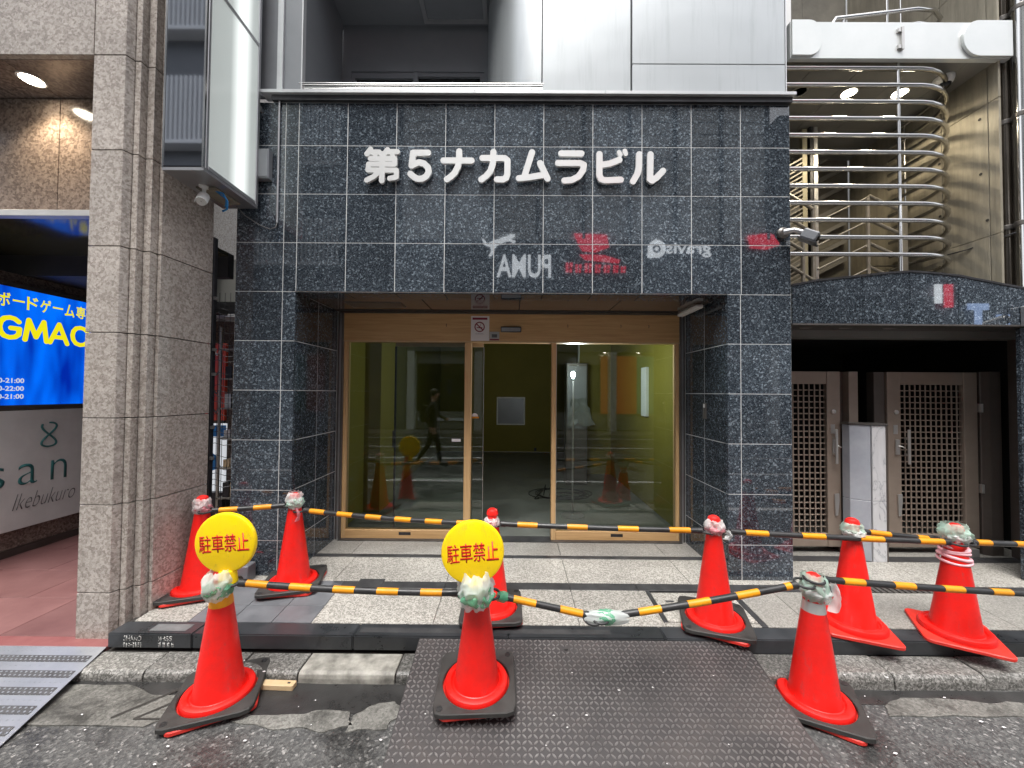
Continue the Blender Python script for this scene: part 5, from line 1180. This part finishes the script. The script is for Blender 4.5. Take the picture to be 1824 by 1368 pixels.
# tail on the front right wrap
def tail(label, loc, ln, w_, mat, seed, ang=0):
    t_ = thing('plastic_tail', label, 'plastic wrap', loc, (0, 0, rad(ang)))
    n, k_ = 10, 5; vv = []
    for i in range(n+1):
        for j in range(k_+1):
            u_, v_ = i/n, j/k_; vv.append(((v_-.5)*w_*(.5+.8*u_) + .02*math.sin(3*u_)+.008*noise.noise(Vector((u_*4, v_*3, seed))), -.02*math.sin(math.pi*v_)+.02*noise.noise(Vector((u_*3, v_*5, seed+4))), -u_*ln))
    mb = MB(); mb.add(vv, [(i*(k_+1)+j, (i+1)*(k_+1)+j, (i+1)*(k_+1)+j+1, i*(k_+1)+j+1) for i in range(n) for j in range(k_)]); mb.build('film', M[mat], t_, smooth='all')
tail('long white film tail hanging from the front right cone wrap', (1.68, 2.045, .52), .15, .05, 'bag_white', 2)
tail('small white film tail hanging from the wrap before the right granite pillar', (1.375, 2.50, .63), .06, .045, 'bag_white', 5)
tail('small pink-white film tail hanging from the wrap on the slate-slab cone', (-1.63, 2.915, .62), .10, .02, 'bag_pink', 8)
# yellow signs
def nopark(label, x, y, z, rz, tilt):
    t_ = thing('no_parking_sign', label, 'sign', (x, y, z), (rad(tilt), rad(-4), rad(rz)), group='round yellow no-parking signs')
    Rx = Matrix.Rotation(rad(90), 3, 'X')
    MB().lathe([(.001, .018), (.146, .018), (.156, .014), (.160, .006), (.160, -.006), (.156, -.014), (.146, -.018), (.001, -.018)], 64, (0, 0, 0), Rx, cap=False).build('sign_disc', M['yellow'], t_, smooth=True)
    MB().lathe([(.030, -.22), (.045, -.215), (.040, -.150), (.030, -.145)], 24).build('sign_socket', M['yellow'], t_, smooth=True)
    for i, ch in enumerate('駐車禁止'):
        text('red_character', ch, (-.130+.066*i, -.0183, -.045), .062, .094, 'front', M['red_ink'], t_, offset=.011, extrude=.001)
nopark('left round yellow no-parking sign on the front left cone', -1.540, 2.085, .682, 2, 0)
nopark('middle round yellow no-parking sign on the front middle cone', -.201, 1.985, .685, 4, -2)

# ------------------------------------------------------------------ cone bars
def cbar(label, pts, pitch, yl, phase=0, r_=.0175):
    t_ = thing('cone_bar', label, 'barrier bar', (0, 0, 0), group='black and yellow cone bars')
    P_ = [Vector(p) for p in pts]; seg = [(b_-a).length for a, b_ in zip(P_, P_[1:])]; tot = sum(seg)
    def at(s_):
        s_ = max(0, min(tot, s_))
        for i, sl_ in enumerate(seg):
            if s_ <= sl_+1e-9: return P_[i].lerp(P_[i+1], s_/sl_)
            s_ -= sl_
        return P_[-1]
    MB().tube(P_, r_, 14).build('black_tube', M['bar_black'], t_, smooth=True)
    s_ = phase
    while s_ < tot-.03:
        e = min(s_+yl, tot-.01)
        if e-s_ > .03: MB().tube([at(s_), at((s_+e)/2), at(e)], r_+.0011, 14).build('yellow_band', M['bar_yellow'], t_, smooth=True)
        s_ += pitch
    for a, b_ in ((P_[0], P_[1]), (P_[-1], P_[-2])):
        dd = (a-b_).normalized(); MB().tube([a-dd*.03, a+dd*.004], r_*1.12, 12).build('end_sleeve', M['bar_black'], t_, smooth=True)
        c = a+dd*.045; ring = [c+Vector((.045*math.cos(q), .045*math.sin(q), .006*math.sin(q))) for q in [2*math.pi*k/20 for k in range(21)]]
        MB().tube(ring, .007, 8).build('end_ring', M['bar_black'], t_, smooth=True)
def sag(a, b_, s_, n=8):
    a, b_ = Vector(a), Vector(b_); return [a.lerp(b_, k/n) - Vector((0, 0, s_*4*(k/n)*(1-k/n))) for k in range(n+1)]
cbar('back bar between the pillar cone and the slate-slab cone', sag((-2.20, 2.84, .617), (-1.74, 2.95, .625), .002), .225, .12, .04)
cbar('long back bar from the slate-slab cone to the hidden middle cone', sag((-1.585, 2.95, .590), (-.235, 2.67, .594), .012), .235, .125, .05)
cbar('long back bar across the doorway to the cone before the right pillar', sag((-.075, 2.64, .606), (1.245, 2.56, .601), .006), .335, .135, .11)
cbar('long back bar in front of the lattice gates', sag((1.43, 2.545, .600), (2.72, 2.43, .589), .004), .345, .14, .09)
cbar('rear bar partly hidden behind the bar in front of the gates', sag((2.285, 2.56, .606), (2.74, 2.54, .566), .002), .30, .13, .06)
cbar('back bar leaving the right edge beyond the pink-tied cone', sag((2.92, 2.48, .571), (4.0, 2.55, .53), .006), .30, .13, .0)
cbar('front left bar between the two yellow no-parking signs', sag((-1.465, 2.09, .465), (-.29, 2.075, .430), .012), .235, .115, .04)
cbar('front bar drooping from the middle cone to the taped joint', sag((-.065, 2.06, .424), (.42, 2.05, .330), .0), .25, .12, .075)
cbar('front bar rising from the taped joint to the front right cone', sag((.47, 2.05, .322), (1.515, 2.08, .487), .008), .265, .12, .20)
cbar('front bar leaving the right edge from the front right cone', sag((1.66, 2.09, .512), (3.1, 2.22, .375), .006), .30, .125, .12)
t = thing('plastic_wrap', 'white and green plastic film taped round the drooping joint of the front bars', 'plastic wrap', (.50, 2.05, .325), (0, rad(90), 0), group='plastic wraps tied on the bars')
noise_wrap(None, .030, .22, M['bag_white'], 3.1, amp=.5).build('film', M['bag_white'], t, smooth='all')
noise_wrap(None, .032, .10, M['bag_deepgreen'], 5.2, amp=.6).build('film', M['bag_deepgreen'], t, smooth='all').location = (0, 0, .0)
t = thing('plastic_wrap', 'green film tied on the bar end right of the middle cone', 'plastic wrap', (-.05, 2.06, .42), (0, rad(90), 0), group='plastic wraps tied on the bars')
noise_wrap(None, .024, .06, M['bag_deepgreen'], 8.2, amp=.5).build('film', M['bag_deepgreen'], t, smooth='all')
# small parcel block behind the left sign
t = thing('concrete_block', 'small grey concrete block at the foot of the left granite wall', 'block')
MB().box(-2.17, -2.02, 2.96, 3.06, .025, .155).build('block_body', M['panel_dark'], t, bevel=.006)
